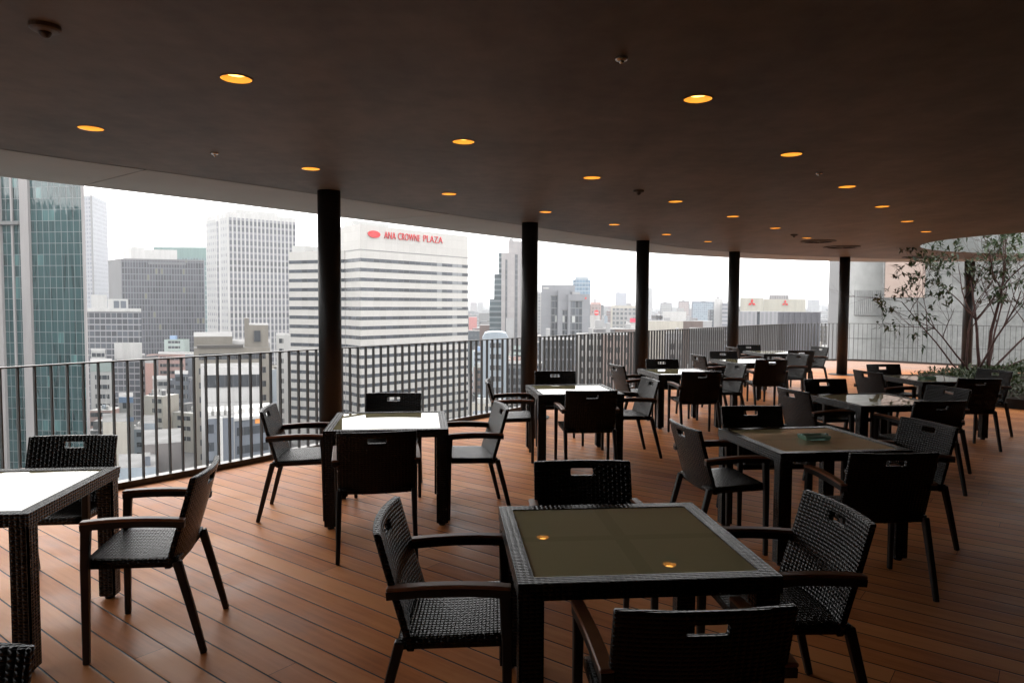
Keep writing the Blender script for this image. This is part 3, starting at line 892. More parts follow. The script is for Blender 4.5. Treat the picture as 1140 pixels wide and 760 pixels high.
def front(pxl, pxr, d, depth, skew=0):
    """a block whose front faces us squarely"""
    a, b = P(pxl, d), P(pxr, d + skew)
    kb, ka = 1 + depth / b[1], 1 + depth / a[1]      # flanks run back along the lines of sight, so none of them shows
    return [a, b, (b[0] * kb, b[1] * kb), (a[0] * ka, a[1] * ka)]

def lerp2(a, b, t): return (a[0] + (b[0] - a[0]) * t, a[1] + (b[1] - a[1]) * t)

def facestrip(bm, a, b, z0, z1, out=.06, t0=0, t1=1):
    """thin box lying on facade a->b (outside is to the right of a->b), UV in metres"""
    uv = bm.loops.layers.uv.verify()
    p, q = lerp2(a, b, t0), lerp2(a, b, t1); L = math.dist(p, q)
    nx, ny = (q[1] - p[1]) / L, -(q[0] - p[0]) / L
    P_ = [(p[0], p[1]), (q[0], q[1])]; O = [(p[0] + nx * out, p[1] + ny * out), (q[0] + nx * out, q[1] + ny * out)]
    v = [bm.verts.new((*O[0], z0)), bm.verts.new((*O[1], z0)), bm.verts.new((*O[1], z1)), bm.verts.new((*O[0], z1)),
         bm.verts.new((*P_[0], z0)), bm.verts.new((*P_[1], z0)), bm.verts.new((*P_[1], z1)), bm.verts.new((*P_[0], z1))]
    u0 = t0 * math.dist(a, b)
    for k, f in enumerate(((0, 1, 2, 3), (4, 0, 3, 7), (1, 5, 6, 2), (3, 2, 6, 7), (4, 5, 1, 0))):
        fc = bm.faces.new([v[i] for i in f])
        for l in fc.loops:
            i = v.index(l.vert); l[uv].uv = (u0 + (L if i in (1, 2, 5, 6) else 0), z0 if i in (0, 1, 4, 5) else z1)

def strip(name, mat, parent, a, b, z0, z1, out=.06, t0=0, t1=1, ab2=None):
    bm = bmesh.new(); facestrip(bm, a, b, z0, z1, out, t0, t1)
    if ab2: facestrip(bm, ab2[0], ab2[1], z0, z1, out)
    return mk(name, bm, mat, parent, uv=False)

def rect(c, ang, w, d):
    ca, sa = math.cos(ang), math.sin(ang)
    return [(c[0] + x * ca - y * sa, c[1] + x * sa + y * ca) for x, y in ((-w / 2, -d / 2), (w / 2, -d / 2), (w / 2, d / 2), (-w / 2, d / 2))]

def conc(name, col, rough=.75):
    """painted concrete with soft weather streaks"""
    col = tuple(c * CF for c in col)
    m, nt, b = newmat(name)
    mp = nt.nodes.new('ShaderNodeMapping'); mp.inputs['Scale'].default_value = (.5, .5, .06); nt.links.new(coords(nt), mp.inputs[0])
    f = noise(nt, mp.outputs[0], 1, 5, .6)
    nt.links.new(ramp(nt, f, [(.3, tuple(c * .82 for c in col)), (.65, col)]), b.inputs['Base Color']); b.inputs['Roughness'].default_value = rough
    return m
C_ = {'white': conc('white_render', (.86, .85, .84)), 'cream': conc('cream_render', (.80, .75, .66)), 'pale grey': conc('pale_grey_concrete', (.58, .58, .59)),
      'grey': conc('grey_concrete', (.27, .27, .28)), 'pink': conc('pink_tile', (.80, .54, .49)), 'beige': conc('beige_stone', (.34, .31, .265)),
      'brown': conc('brown_tile', (.22, .15, .13)), 'slate blue': conc('slate_blue_panel', (.22, .25, .30)), 'light blue': conc('light_blue_panel', (.52, .60, .68)), 'mint': conc('mint_panel', (.62, .74, .71))}
M['win'] = facade('window_row', (.055, .065, .08), (.45, .45, .45), 1.9, 40, .28, .01, .6, .2)
M['windark'] = facade('dark_window_row', (.05, .058, .07), (.10, .10, .11), 1.6, 40, .12, .01, .5, .2)
M['tank'] = plain('blue_tank', (.25, .36, .55), .5)
M['unit'] = plain('pale_rooftop_unit', (.48, .48, .47), .6)
M['red'] = plain('red_sign_paint', (.62, .035, .04), .5)
M['orange'] = plain('orange_paint', (.75, .28, .06), .6)
M['joint'] = plain('dark_joint', (.22, .22, .22), .8)

# -- teal glass tower
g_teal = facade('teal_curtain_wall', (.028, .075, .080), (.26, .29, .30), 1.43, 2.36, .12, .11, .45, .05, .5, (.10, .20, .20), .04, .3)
t = empty('glass_tower', (*P(20, 150), GZ)); inv = t.location.copy()
def child_at(o, parent):
    o.matrix_parent_inverse = Matrix.Translation(-parent.location); return o
def B(name, label, cat, loc, group=None):
    t = empty(name, loc); tag(t, label, cat, group); return t
def pp(parent, *a, **k):
    return child_at(pmk(*a, parent=parent, **k), parent)
def ps(parent, name, mat, *a, **k):
    return child_at(strip(name, mat, parent, *a, **k), parent)

tag(t, 'tall teal glass office tower with pale piers, cut by the photo edge', 'tower')
fa, fb = P(-190, 158), P(97, 150)
q = quad(fa, fb, P(120, 196)); q = [fa, fb, (fb[0] * 1.3, fb[1] * 1.3), (fa[0] * 1.3, fa[1] * 1.3), (-200, -60), (-150, -60)]  # last two corners add an unseen flank that holds back side light
TT = 31
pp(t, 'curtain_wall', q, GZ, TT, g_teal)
def tpx(px, A, Bp):
    """parameter along facade A->Bp where the photograph's column px meets it"""
    r = ray(px, 339); s = r.x / r.y
    # (A.x + k dx) = s (A.y + k dy)
    dx, dy = Bp[0] - A[0], Bp[1] - A[1]
    return (s * A[1] - A[0]) / (dx - s * dy)
pier = conc('pale_pink_pier', (.58, .55, .55))
for p0, p1, o in ((27.5, 37, .7), (-2, 5.5, .7), (-60, -51, .7), (-100, -91, .7), (94.5, 97, .35)):
    ps(t, 'pier', pier, fa, fb, GZ, TT, out=o, t0=tpx(p0, fa, fb), t1=tpx(p1, fa, fb))
ps(t, 'mullion', pier, fa, fb, GZ, TT, out=.4, t0=tpx(16.2, fa, fb), t1=tpx(18, fa, fb))
ps(t, 'ledge', conc('ledge_grey', (.3, .3, .3)), fa, fb, Zd(252, 150), Zd(248.5, 150), out=.9, t0=tpx(-150, fa, fb), t1=tpx(27, fa, fb))

# -- pale tower behind it
t = B('office_tower', 'pale lilac grey tower peeping out behind the teal glass tower', 'tower', (*P(106, 600), GZ))
l, m_, r = P(80, 610), P(105.5, 600), P(122, 640)
q = quad(l, m_, r)
pp(t, 'body', q, GZ, Zd(219.5, 600), facade('lilac_grid', (.30, .32, .37), (.52, .53, .58), 3, 3.6, 1.2, 1.6, .2, .4))
ps(t, 'corner_strip', M['joint'], l, m_, GZ, Zd(219.5, 600), out=.4, t0=.93, t1=1.0)

# -- dark office with white penthouse
t = B('office_block', 'broad dark grey gridded office block with a white penthouse on top', 'office block', (*P(140, 420), GZ))
l, m_, r = P(121.5, 440), P(136, 420), P(228, 432)
q = quad(l, m_, r)
zt = Zd(290, 422)
pp(t, 'body', q, GZ, zt, [C_['grey']])
ps(t, 'curtain_wall', facade('dark_office_grid', (.062, .066, .082), (.20, .205, .24), 1.5, 3.7, .42, .55, .6, .25, .6, (.14, .135, .095), .03), q[0], q[1], GZ, zt - 1.0, out=.3)
ps(t, 'parapet', conc('dark_parapet', (.25, .25, .27)), q[0], q[1], zt - 3.2, zt - 1.8, out=.45, t0=.32, t1=.78)
pw = [lerp2(q[0], q[3], .25), lerp2(q[1], q[2], .25), lerp2(q[1], q[2], .8), lerp2(q[0], q[3], .8)]
a_, b_ = lerp2(pw[0], pw[1], .16), lerp2(pw[0], pw[1], .72); c_, d_ = lerp2(pw[3], pw[2], .72), lerp2(pw[3], pw[2], .16)
pp(t, 'penthouse', [a_, b_, c_, d_], zt, Zd(280, 432), C_['white'])
pp(t, 'plant_box', [lerp2(a_, b_, .02), lerp2(a_, b_, .3), lerp2(d_, c_, .3), lerp2(d_, c_, .02)], Zd(280, 432), Zd(277.5, 432), C_['white'])

# -- teal topped block behind
t = B('office_tower', 'pale green capped office tower behind the dark gridded block', 'tower', (*P(205, 560), GZ))
q = front(172, 231.5, 560, 40)
pp(t, 'body', q, GZ, Zd(289, 560), facade('green_grid', (.14, .24, .25), (.36, .42, .44), 2.2, 3.8, .5, 1.0, .3, .3))
pp(t, 'cap', q, Zd(289, 560), Zd(277, 560), conc('pale_green_cap', (.26, .40, .38)))

# -- low dark grid block
t = B('office_block', 'lower blue grey gridded block with white roof machinery beside the teal tower', 'office block', (*P(128, 300), GZ))
q = front(92, 157, 300, 26); zt = Zd(348, 300)
pp(t, 'body', q, GZ, zt, facade('blue_grey_grid', (.085, .095, .12), (.46, .46, .49), 2.35, 2.6, .28, .55, .4, .3))
ps(t, 'parapet', C_['white'], q[0], q[1], zt - .4, zt + 1.0, out=.4)
pp(t, 'roof_unit', [lerp2(q[0], q[1], .15), lerp2(q[0], q[1], .42), lerp2(q[3], q[2], .42), lerp2(q[3], q[2], .15)], zt, Zd(330.5, 305), C_['white'])
o = pp(t, 'roof_unit', [lerp2(q[0], q[1], .43), lerp2(q[0], q[1], .78), lerp2(q[3], q[2], .78), lerp2(q[3], q[2], .43)], zt, Zd(335, 305), C_['white'])
for k in range(2):
    a_, b_ = lerp2(q[0], q[1], .43), lerp2(q[0], q[1], .78)
    ps(t, 'louvre', C_['slate blue'], a_, b_, Zd(345, 300), Zd(337, 300), out=.15, t0=.30 + .34 * k, t1=.56 + .34 * k)

# -- white finned tower
t = B('office_tower', 'tall white tower of narrow upright fins and dark window strips', 'tower', (*P(260, 380), GZ))
l, m_, r = P(230.5, 402), P(255, 380), P(330, 404)
q = quad(l, m_, r); zt = Zd(238, 380)
pp(t, 'body', q, GZ, zt, C_['white'])
fw = facade('fin_windows', (.13, .14, .17), (.40, .40, .43), 60, 3.55, .01, 1.25, .35, .3)
nf = 17
for k in range(nf):
    ps(t, 'window_strip', fw, q[0], q[1], GZ, zt - 2.5, out=.12, t0=(k + .32) / nf, t1=(k + .92) / nf)
sidew = facade('side_windows', (.34, .35, .38), (.60, .60, .60), 2.9, 3.55, 1.3, 1.9, .3, .4)
ps(t, 'side_grid', sidew, q[3], q[0], GZ, zt - 2.5, out=.1, t0=.04, t1=.45)
ps(t, 'side_grid', sidew, q[3], q[0], GZ, zt - 2.5, out=.1, t0=.66, t1=.97)
ps(t, 'window_strip', fw, q[3], q[0], GZ, zt - 3.5, out=.14, t0=.50, t1=.58)
c4 = [lerp2(lerp2(q[0], q[1], .2), lerp2(q[3], q[2], .2), .3), lerp2(lerp2(q[0], q[1], .85), lerp2(q[3], q[2], .85), .3), lerp2(lerp2(q[0], q[1], .85), lerp2(q[3], q[2], .85), .8), lerp2(lerp2(q[0], q[1], .2), lerp2(q[3], q[2], .2), .8)]
pp(t, 'roof_hut', c4, zt, zt + 3.2, C_['white'])
e4 = rect(lerp2(q[3], q[1], .16), 0, 3.2, 3.2)
pp(t, 'roof_crane', e4, zt, zt + 1.6, M['orange'])

# -- the banded hotel
t = B('hotel', 'big white hotel with dark horizontal window bands and a red sign', 'hotel', (*P(401, 245), GZ))
l, m_, r = P(376, 259), P(401.5, 245), P(521, 286.5)
q = quad(l, m_, r); zt = Zd(249.5, 245, 401)
hw = facade('hotel_panels', (.80, .775, .74), (.68, .66, .63), 2.8, 3.36, .10, .10, .035, .6)
pp(t, 'tower', q, GZ, zt, hw)
w0, w1 = P(322, 263), P(384, 254)
wq = [w0, w1, (w1[0] + 12, w1[1] + 26), (w0[0] + 12, w0[1] + 26)]
wt = Zd(279.5, 258, 350)
pp(t, 'wing', wq, GZ, wt, hw)
bandm = facade('hotel_window_band', (.075, .085, .105), (.09, .10, .115), 2.8, 60, .22, .01, .4, .25, .4, (.20, .21, .22), .10)
zb = Zd(289, 245, 401)
for k in range(19):
    z = zb - k * 3.37
    ps(t, 'window_band', bandm, q[0], q[1], z - .62, z + .62, out=.05, ab2=(q[3], q[0]))
    ps(t, 'window_band', bandm, w0, w1, z - .62, z + .62, out=.05)
ps(t, 'cornice_line', M['joint'], q[0], q[1], Zd(278.0, 245, 401), Zd(277.2, 245, 401), out=.08, ab2=(q[3], q[0]))
for (s0, s1, h) in ((.08, .3, 2.2), (.45, .7, 1.6)):
    pp(t, 'roof_unit', [lerp2(wq[0], wq[1], s0), lerp2(wq[0], wq[1], s1), lerp2(wq[3], wq[2], s1), lerp2(wq[3], wq[2], s0)], wt, wt + h, M['unit'])
a_, b_ = lerp2(q[3], q[0], .3), lerp2(q[3], q[0], .7)
pp(t, 'roof_unit', [a_, b_, lerp2(b_, lerp2(q[2], q[1], .7), .3), lerp2(a_, lerp2(q[2], q[1], .3), .3)], zt, zt + 1.8, M['unit'])
# sign on the facade q[0] -> q[1]
def on_face(px, py, A, Bp):
    k = tpx(px, A, Bp); p = lerp2(A, Bp, k); return Vector((p[0], p[1], Zd(py, p[1], px)))
fdir = Vector((q[1][0] - q[0][0], q[1][1] - q[0][1], 0)).normalized(); fn = Vector((fdir.y, -fdir.x, 0))
FM = Matrix((fdir, Vector((0, 0, 1)), fn)).transposed().to_4x4()
def text_mesh(name, body, p0, width, height, depth, mat, parent, frame):
    cu = bpy.data.curves.new(name, 'FONT'); cu.body = body; cu.extrude = .5; cu.size = 1; cu.space_character = 1.06; cu.space_word = 1.5; cu.offset = -.012
    tmp = bpy.data.objects.new(name, cu); COL.objects.link(tmp)
    bpy.context.view_layer.update()
    me = bpy.data.meshes.new_from_object(tmp.evaluated_get(bpy.context.evaluated_depsgraph_get()))
    bpy.data.objects.remove(tmp)
    xs = [v.co.x for v in me.vertices]; ys = [v.co.y for v in me.vertices]; x0, x1, y0, y1 = min(xs), max(xs), min(ys), max(ys)
    for v in me.vertices:
        v.co = frame @ Vector(((v.co.x - x0) / (x1 - x0) * width, (v.co.y - y0) / (y1 - y0) * height, v.co.z * depth)) + p0
    me.materials.clear(); me.materials.append(mat)
    o = link(bpy.data.objects.new(name, me), parent); return child_at(o, parent)
for word, xa, xb in (('ANA', 427.8, 440.3), ('CROWNE', 443.2, 467.3), ('PLAZA', 471.2, 492.2)):
    ya = 265.3 + (xa - 427.8) * .082; s0 = on_face(xa, ya + .2, q[0], q[1]); s1 = on_face(xb, ya, q[0], q[1])
    text_mesh('lettering', word, s0 + fn * .25, (Vector((s1.x, s1.y)) - Vector((s0.x, s0.y))).length, 2.45, .3, M['red'], t, FM.to_3x3())
def ellipse_disc(name, c, rx, ry, depth, mat, parent, frame, n=28):
    bm = bmesh.new()
    a = [bm.verts.new(frame @ Vector((rx * math.cos(k * 2 * math.pi / n), ry * math.sin(k * 2 * math.pi / n), 0)) + c) for k in range(n)]
    b = [bm.verts.new(frame @ Vector((rx * math.cos(k * 2 * math.pi / n), ry * math.sin(k * 2 * math.pi / n), depth)) + c) for k in range(n)]
    bm.faces.new(b)
    for k in range(n): bm.faces.new((a[k], a[(k + 1) % n], b[(k + 1) % n], b[k]))
    return child_at(mk(name, bm, mat, parent), parent)
ec = on_face(416.5, 260.8, q[0], q[1])
em = ellipse_disc('emblem', ec + fn * .06, 2.75, 1.25, .3, M['red'], t, FM.to_3x3())
bm = bmesh.new()
pink = plain('pale_emblem_lines', (.80, .60, .57), .5)
for k in range(5):
    x = -.9 + .45 * k; hgt = [.45, .7, .85, .7, .45][k]
    vs = [ec + fn * .40 + FM.to_3x3() @ Vector((x * 1.3 + dx, y, 0)) for dx, y in ((-.15, -hgt * .8), (.15, -hgt * .8), (.19, hgt * .8), (-.19, hgt * .8))]
    bm.faces.new([bm.verts.new(v) for v in vs])
o = mk('emblem_crown', bm, pink, em); o.matrix_parent_inverse = Matrix.Translation(-t.location) if False else em.matrix_parent_inverse.copy()
# lawn and street at its foot
bm = bmesh.new(); c = P(525, 262)
bm.faces.new([bm.verts.new((*p, GZ + .02)) for p in (P(480, 235), P(556, 235), P(556, 275), P(515, 275))])
mlawn = plain('lawn_green', (.10, .15, .05), .9, 0, .2, .3, .6)
tag(mk('lawn', bm, mlawn), kind='structure')

# -- beige old block with tower-like hut, white shop front before it
def simple(name, label, cat, pxl, pxr, pyt, d, depth, col, skew=0, floors=None, win=None, fh=3.3, extra=None, side='none', wt0=.06, wt1=.94, group=None, pyb=None):
    t = B(name, label, cat, (*P((pxl + pxr) / 2, d), GZ), group)
    q = front(pxl, pxr, d, depth, skew); zt = Zd(pyt, d)
    z0 = GZ if pyb is None else Zd(pyb, d)
    pp(t, 'body', q, z0, zt, C_[col] if isinstance(col, str) else col)
    if win is not None:
        z = zt - fh; k = 0
        while z > GZ + 1 and (floors is None or k < floors):
            ps(t, 'window_row', win, q[0], q[1], z + .6, z + 2.1, out=.06, t0=wt0, t1=wt1)
            if side == 'left': ps(t, 'window_row', win, q[3], q[0], z + .6, z + 2.1, out=.06, t0=.08, t1=.92)
            if side == 'right': ps(t, 'window_row', win, q[1], q[2], z + .6, z + 2.1, out=.06, t0=.08, t1=.92)
            z -= fh; k += 1
    return t, q, zt
t, q, zt = simple('old_office_block', 'weathered beige office block with a square hut tower on its roof', 'office block', 215, 300, 389, 176, 42, 'beige', 6, 9, M['windark'], 3.6, side='left')
def slab_on(t, q, zt, s0, s1, e0, e1, h, mat, name):
    f = lambda s, e: lerp2(lerp2(q[0], q[1], s), lerp2(q[3], q[2], s), e)
    return pp(t, name, [f(s0, e0), f(s1, e0), f(s1, e1), f(s0, e1)], zt, zt + h, mat)
slab_on(t, q, zt, .0, .5, .1, .8, 2.6, C_['beige'], 'roof_hut'); slab_on(t, q, zt, .66, .98, .02, .5, 5.6, C_['beige'], 'hut_tower')
slab_on(t, q, zt + 5.6, .66, .72, .02, .2, 1.8, C_['beige'], 'hut_pier'); slab_on(t, q, zt, .04, .64, -.01, .02, .7, conc('dark_eave', (.12, .11, .10)), 'eave')
f0, f1 = lerp2(q[0], q[1], .70), lerp2(q[0], q[1], .98)
ps(t, 'hut_window', M['windark'], f0, f1, zt + 1.4, zt + 4.2, out=.1, t0=.3, t1=.62)
t, q, zt = simple('shop_building', 'white panelled commercial front with one long dark window strip', 'shop building', 222, 290, 411, 150, 11, 'white', 3)
ps(t, 'window_strip', M['windark'], q[0], q[1], zt - 4.2, zt - 1.6, out=.25, t0=.06, t1=.99)
for k in range(4):
    for j in range(3):
        ps(t, 'panel', C_['pale grey'] if (k + j) % 7 == 5 else C_['white'], q[0], q[1], zt - 7.4 - 3.4 * j, zt - 4.5 - 3.4 * j, out=.12, t0=.07 + .235 * k, t1=.285 + .235 * k)
t, q, zt = simple('low_block', 'blue grey box block with an orange edged white flat roof', 'building', 259, 300, 470, 128, 16, 'slate blue', 5, 3, M['windark'], 3.4)
slab_on(t, q, zt, -.01, 1.01, -.02, 1.0, .5, C_['white'], 'roof_edge'); ps(t, 'orange_fascia', M['orange'], q[0], q[1], zt - .9, zt - .1, out=.14, t0=.55, t1=1)
for k in range(3): slab_on(t, q, zt + .5, .1 + .27 * k, .25 + .27 * k, .3, .6, .9, M['unit'], 'air_conditioner')
t, q, zt = simple('low_block', 'dark slate narrow block behind a tall pale pole', 'building', 226, 258, 468, 120, 14, 'slate blue', 2, 5, M['win'], 3.1, wt0=.05, wt1=.3)
for k in range(4): slab_on(t, q, zt, .1 + .22 * k, .22 + .22 * k, .2, .6, .8, M['unit'], 'air_conditioner')
pole = P(244, 112)
bm = bmesh.new(); tube(bm, [(0, 0, 0), (0, 0, Zd(466, 112) - GZ)], [.28, .22], 12)
o = mk('pole', bm, M['unit']); o.location = (*pole, GZ); tag(o, 'tall pale grey pole rising before the slate block', 'pole')
t, q, zt = simple('slim_building', 'slim white building squeezed against the banded hotel', 'building', 307, 323, 374, 232, 18, 'white', 0, 12, M['win'], 3.3, wt0=.2, wt1=.5)

# named small blocks seen through the bars beside the teal tower
simple('apartment_block', 'grey brown windowless block roofed flat, low in the gap beside the tower', 'building', 157, 201, 497, 128, 15, plain('grey_brown', (.19, .175, .17), .8, var=.1, scale=.3), 3)
t, q, zt = simple('low_block', 'light blue grey roof block closest below the railing', 'building', 128, 170, 523, 117, 11, 'light blue', 1)
slab_on(t, q, zt, .7, .85, .1, .4, 1.6, C_['slate blue'], 'roof_hut')
simple('apartment_block', 'blank cream facade block above the light blue roof', 'building', 111, 138, 472, 150, 12, 'cream', 1)
t, q, zt = simple('apartment_block', 'pale bluish white gable wall block', 'building', 155, 170, 473, 160, 12, 'light blue', 0)
t, q, zt = simple('apartment_block', 'white block with blue bands on top and bottom', 'building', 130, 146, 445, 192, 12, 'white', 0, 3, M['win'], 3.4, wt0=.25, wt1=.75)
ps(t, 'blue_band', M['tank'], q[0], q[1], zt - 1.3, zt + .3, out=.1); ps(t, 'blue_band', M['tank'], q[0], q[1], zt - 6.4, zt - 5.2, out=.1)
t, q, zt = simple('apartment_block', 'white block with a pale mint top and square dark windows', 'building', 99, 123, 405, 250, 16, 'white', 0, 9, M['win'], 3.4, wt0=.2, wt1=.85)
ps(t, 'mint_top', C_['mint'], q[0], q[1], zt - 3.4, zt, out=.1)
simple('apartment_block', 'salmon pink windowless tower block', 'building', 160, 170, 406, 300, 16, plain('salmon', (.50, .30, .26), .7, var=.05, scale=.1), 0)
simple('apartment_block', 'pink block beside the salmon tower', 'building', 175, 205, 396, 330, 18, 'pink', 0, 8, M['win'], 3.3)
simple('apartment_block', 'white many-windowed block below the pink ones', 'building', 168, 186, 424, 262, 14, 'white', 0, 9, M['win'], 3.0, wt0=.3, wt1=.9)
simple('apartment_block', 'slate coloured block with a mint base beside the old beige office', 'building', 193, 208, 418, 252, 14, 'slate blue', 0, 6, M['win'], 3.1)
simple('apartment_block', 'grey tall block behind the railing between teal tower and pink block', 'building', 143, 160, 398, 318, 16, 'pale grey', 0, 9, M['win'], 3.4)
simple('billboard_building', 'blank white billboard on a roof before the low gridded block', 'building', 126, 157, 384, 285, 6, 'white', 0, pyb=402)
simple('apartment_block', 'stepped white roof hut block next to the teal tower base', 'building', 100, 116, 392, 275, 12, 'white', 0, 3, M['win'], 3.2)

# -- slim tower and stepped dark tower right of the hotel
t = B('office_tower', 'slim pale grey tower with two dark upright slots', 'tower', (*P(570, 450), GZ))
q = front(558, 584, 450, 24, 4); zt = Zd(281, 450)
pinkgrey = facade('pinkish_panel', (.50, .47, .47), (.44, .42, .43), 3, 3.4, .15, .2, .06, .5)
pp(t, 'body', q, GZ, zt, pinkgrey)
pp(t, 'setback', [lerp2(q[0], q[1], .3), lerp2(q[0], q[1], .87), lerp2(q[3], q[2], .87), lerp2(q[3], q[2], .3)], zt, Zd(268, 450), pinkgrey)
pp(t, 'roof_unit', [lerp2(q[0], q[1], .32), lerp2(q[0], q[1], .5), lerp2(q[3], q[2], .5), lerp2(q[3], q[2], .32)], Zd(268, 450), Zd(265, 450), C_['pale grey'])
dk = facade('slot_glass', (.13, .14, .16), (.22, .23, .25), 30, 3.4, .01, .8, .3, .3)
ps(t, 'window_slot', dk, q[0], q[1], GZ, Zd(289, 450), out=.3, t0=.17, t1=.25)
ps(t, 'window_slot', dk, q[0], q[1], GZ, Zd(283, 450), out=.3, t0=.58, t1=.69)
ps(t, 'corner_pier', C_['white'], q[0], q[1], GZ, zt + 3, out=.8, t0=.84, t1=1.0)
ps(t, 'entrance_tile', C_['pale grey'], q[0], q[1], Zd(385, 450), Zd(354, 450), out=.4, t0=.2, t1=.55)
t = B('office_tower', 'dark teal stepped tower with horizontal bands beside the slim grey one', 'tower', (*P(552, 470), GZ))
bt = facade('teal_bands', (.075, .125, .15), (.26, .32, .35), 40, 3.6, .01, 1.3, .3, .25)
pp(t, 'body', front(545, 560, 470, 20), GZ, Zd(333, 470), bt); pp(t, 'upper_block', front(550, 561, 471, 19), Zd(333, 470), Zd(305, 470), bt)
pp(t, 'upper_block', front(555, 562, 472, 18), Zd(305, 470), Zd(281, 470), bt)
t, q, zt = simple('apartment_block', 'pale blue vaulted roof building in front of the stepped tower', 'building', 537, 566, 377, 215, 14, 'light blue', 0, 8, M['win'], 3.4, wt0=.3, wt1=.8)
bm = bmesh.new()
n = 10; A_ = [lerp2(q[0], q[1], k / n) for k in range(n + 1)]; B_ = [lerp2(q[3], q[2], k / n) for k in range(n + 1)]
for k in range(n):
    h0, h1 = 2.0 * min(1, 2.6 * min(k, n - k) / n) ** .18, 2.0 * min(1, 2.6 * min(k + 1, n - k - 1) / n) ** .18
    bm.faces.new([bm.verts.new(v) for v in ((*A_[k], zt + h0), (*A_[k + 1], zt + h1), (*B_[k + 1], zt + h1), (*B_[k], zt + h0))])
    bm.faces.new([bm.verts.new(v) for v in ((*A_[k], zt), (*A_[k + 1], zt), (*A_[k + 1], zt + h1), (*A_[k], zt + h0))])
child_at(mk('vault_roof', bm, C_['light blue'], t), t)
simple('apartment_block', 'small maroon block between hotel and stepped tower', 'building', 534, 545, 362, 420, 18, 'brown', 0)
simple('apartment_block', 'faded red block low on the skyline next to the hotel', 'building', 522, 531, 353, 640, 22, plain('faded_red', (.48, .20, .19), .7), 0)

# -- grey slotted office with a blue tower behind
t = B('office_block', 'smooth grey office block with three dark upright glass slots', 'office block', (*P(630, 330), GZ))
slab = facade('smooth_grey_panel', (.37, .38, .41), (.33, .34, .37), 3.2, 3.6, .1, .12, .04, .45)
q1 = front(602.5, 640, 336, 22); pp(t, 'body', q1, GZ, Zd(317, 336), slab)
q2 = front(632.5, 657, 328, 26); pp(t, 'front_block', q2, GZ, Zd(327, 328), slab)
q3 = front(621, 634, 331, 26); pp(t, 'front_block', q3, GZ, Zd(322, 331), slab)
sg = facade('slot_windows', (.10, .115, .135), (.24, .25, .27), 1.6, 3.4, .25, .5, .6, .25, .5, (.42, .43, .42), .1)
ps(t, 'window_slot', sg, q1[0], q1[1], GZ, Zd(329.5, 336), out=.2, t0=.29, t1=.47)
ps(t, 'window_slot', sg, q3[0], q3[1], GZ, Zd(345.5, 331), out=.2, t0=.42, t1=.8)
ps(t, 'window_slot', sg, q2[0], q2[1], GZ, Zd(335, 328), out=.2, t0=.12, t1=.63)
for qq, d_, y, t0, t1 in ((q1, 336, 329.5, .27, .49), (q3, 331, 345.5, .38, .84), (q2, 328, 335, .08, .67)):
    ps(t, 'slot_hood', C_['grey'], qq[0], qq[1], Zd(y, d_), Zd(y - 1, d_), out=.8, t0=t0, t1=t1)
ps(t, 'edge_window', sg, q2[1], q2[2], GZ, Zd(338, 328), out=.1, t0=.1, t1=.9)
pp(t, 'roof_rail', front(637, 646, 333, 14), Zd(327, 328), Zd(324.5, 330), C_['pale grey'])
ps(t, 'red_mark', M['red'], q2[0], q2[1], Zd(332.5, 328), Zd(330.5, 328), out=.15, t0=.76, t1=.83)
ps(t, 'white_mark', C_['white'], q1[0], q1[1], Zd(321.3, 336), Zd(319.8, 336), out=.15, t0=.05, t1=.22)
bm = bmesh.new(); c = P(616, 340); tube(bm, [(*c, Zd(317, 336)), (*c, Zd(308, 336))], [.25, .12], 6)
for k in range(4): bar(bm, [(c[0] - 1.2, c[1], Zd(316 - 1.6 * k, 336)), (c[0] + 1.2, c[1], Zd(316 - 1.6 * k, 336))], .15, .15, Vector((0, 1, 0)))
child_at(mk('antenna', bm, M['unit'], t), t)
t = B('office_tower', 'pale blue glass tower rising behind the grey slotted office', 'tower', (*P(647, 700), GZ))
pp(t, 'body', front(637.5, 657, 700, 24), GZ, Zd(311, 700), facade('blue_glass', (.18, .30, .42), (.40, .50, .60), 3, 3.8, .5, 1.1, .25, .25))
pp(t, 'cap', front(640, 655, 702, 20), Zd(311, 700), Zd(308, 700), C_['light blue'])

def far_block(label, pxl, pxr, pyt, d, col, depth=26, grid=None, name='apartment_block'):
    t = B(name, label, 'building', (*P((pxl + pxr) / 2, d), GZ), None)
    q = front(pxl, pxr, d, depth); zt = Zd(pyt, d)
    pp(t, 'body', q, GZ, zt, C_[col] if isinstance(col, str) else col)
    if grid: ps(t, 'window_grid', grid, q[0], q[1], GZ, zt - 2, out=.2, t0=.06, t1=.94)
    hx = rnd.uniform(.05, .6); slab_on(t, q, zt, hx, hx + rnd.uniform(.12, .3), .3, .7, rnd.uniform(1.2, 3), C_['pale grey'], 'roof_hut')
    return t, q, zt
gw = facade('far_windows', (.20, .22, .25), (.50, .49, .48), 3.0, 3.4, 1.2, 1.5, .4, .4)
gb = facade('far_blue_windows', (.20, .28, .36), (.38, .46, .54), 3.0, 3.4, .7, 1.2, .3, .4)
gp = facade('far_pink_windows', (.30, .24, .24), (.52, .42, .40), 3.0, 3.4, 1.3, 1.6, .3, .4)
t, q, zt = far_block('dusty pink block with a round red sign at its side', 657.5, 669, 336, 620, 'pink', 26, gp)
t, q, zt = far_block('low white block carrying a round red and white sign', 657, 668, 351, 420, 'white', 20)
cen = at_d(664, 348, 418); ellipse_disc('round_sign', cen, 1.4, 1.6, .4, M['red'], t, Matrix(((1, 0, 0), (0, 0, -1), (0, 1, 0))))
ps(t, 'white_band', C_['white'], (cen.x - 1.25, cen.y - .5), (cen.x + 1.25, cen.y - .5), cen.z - .3, cen.z + .3, out=.1)
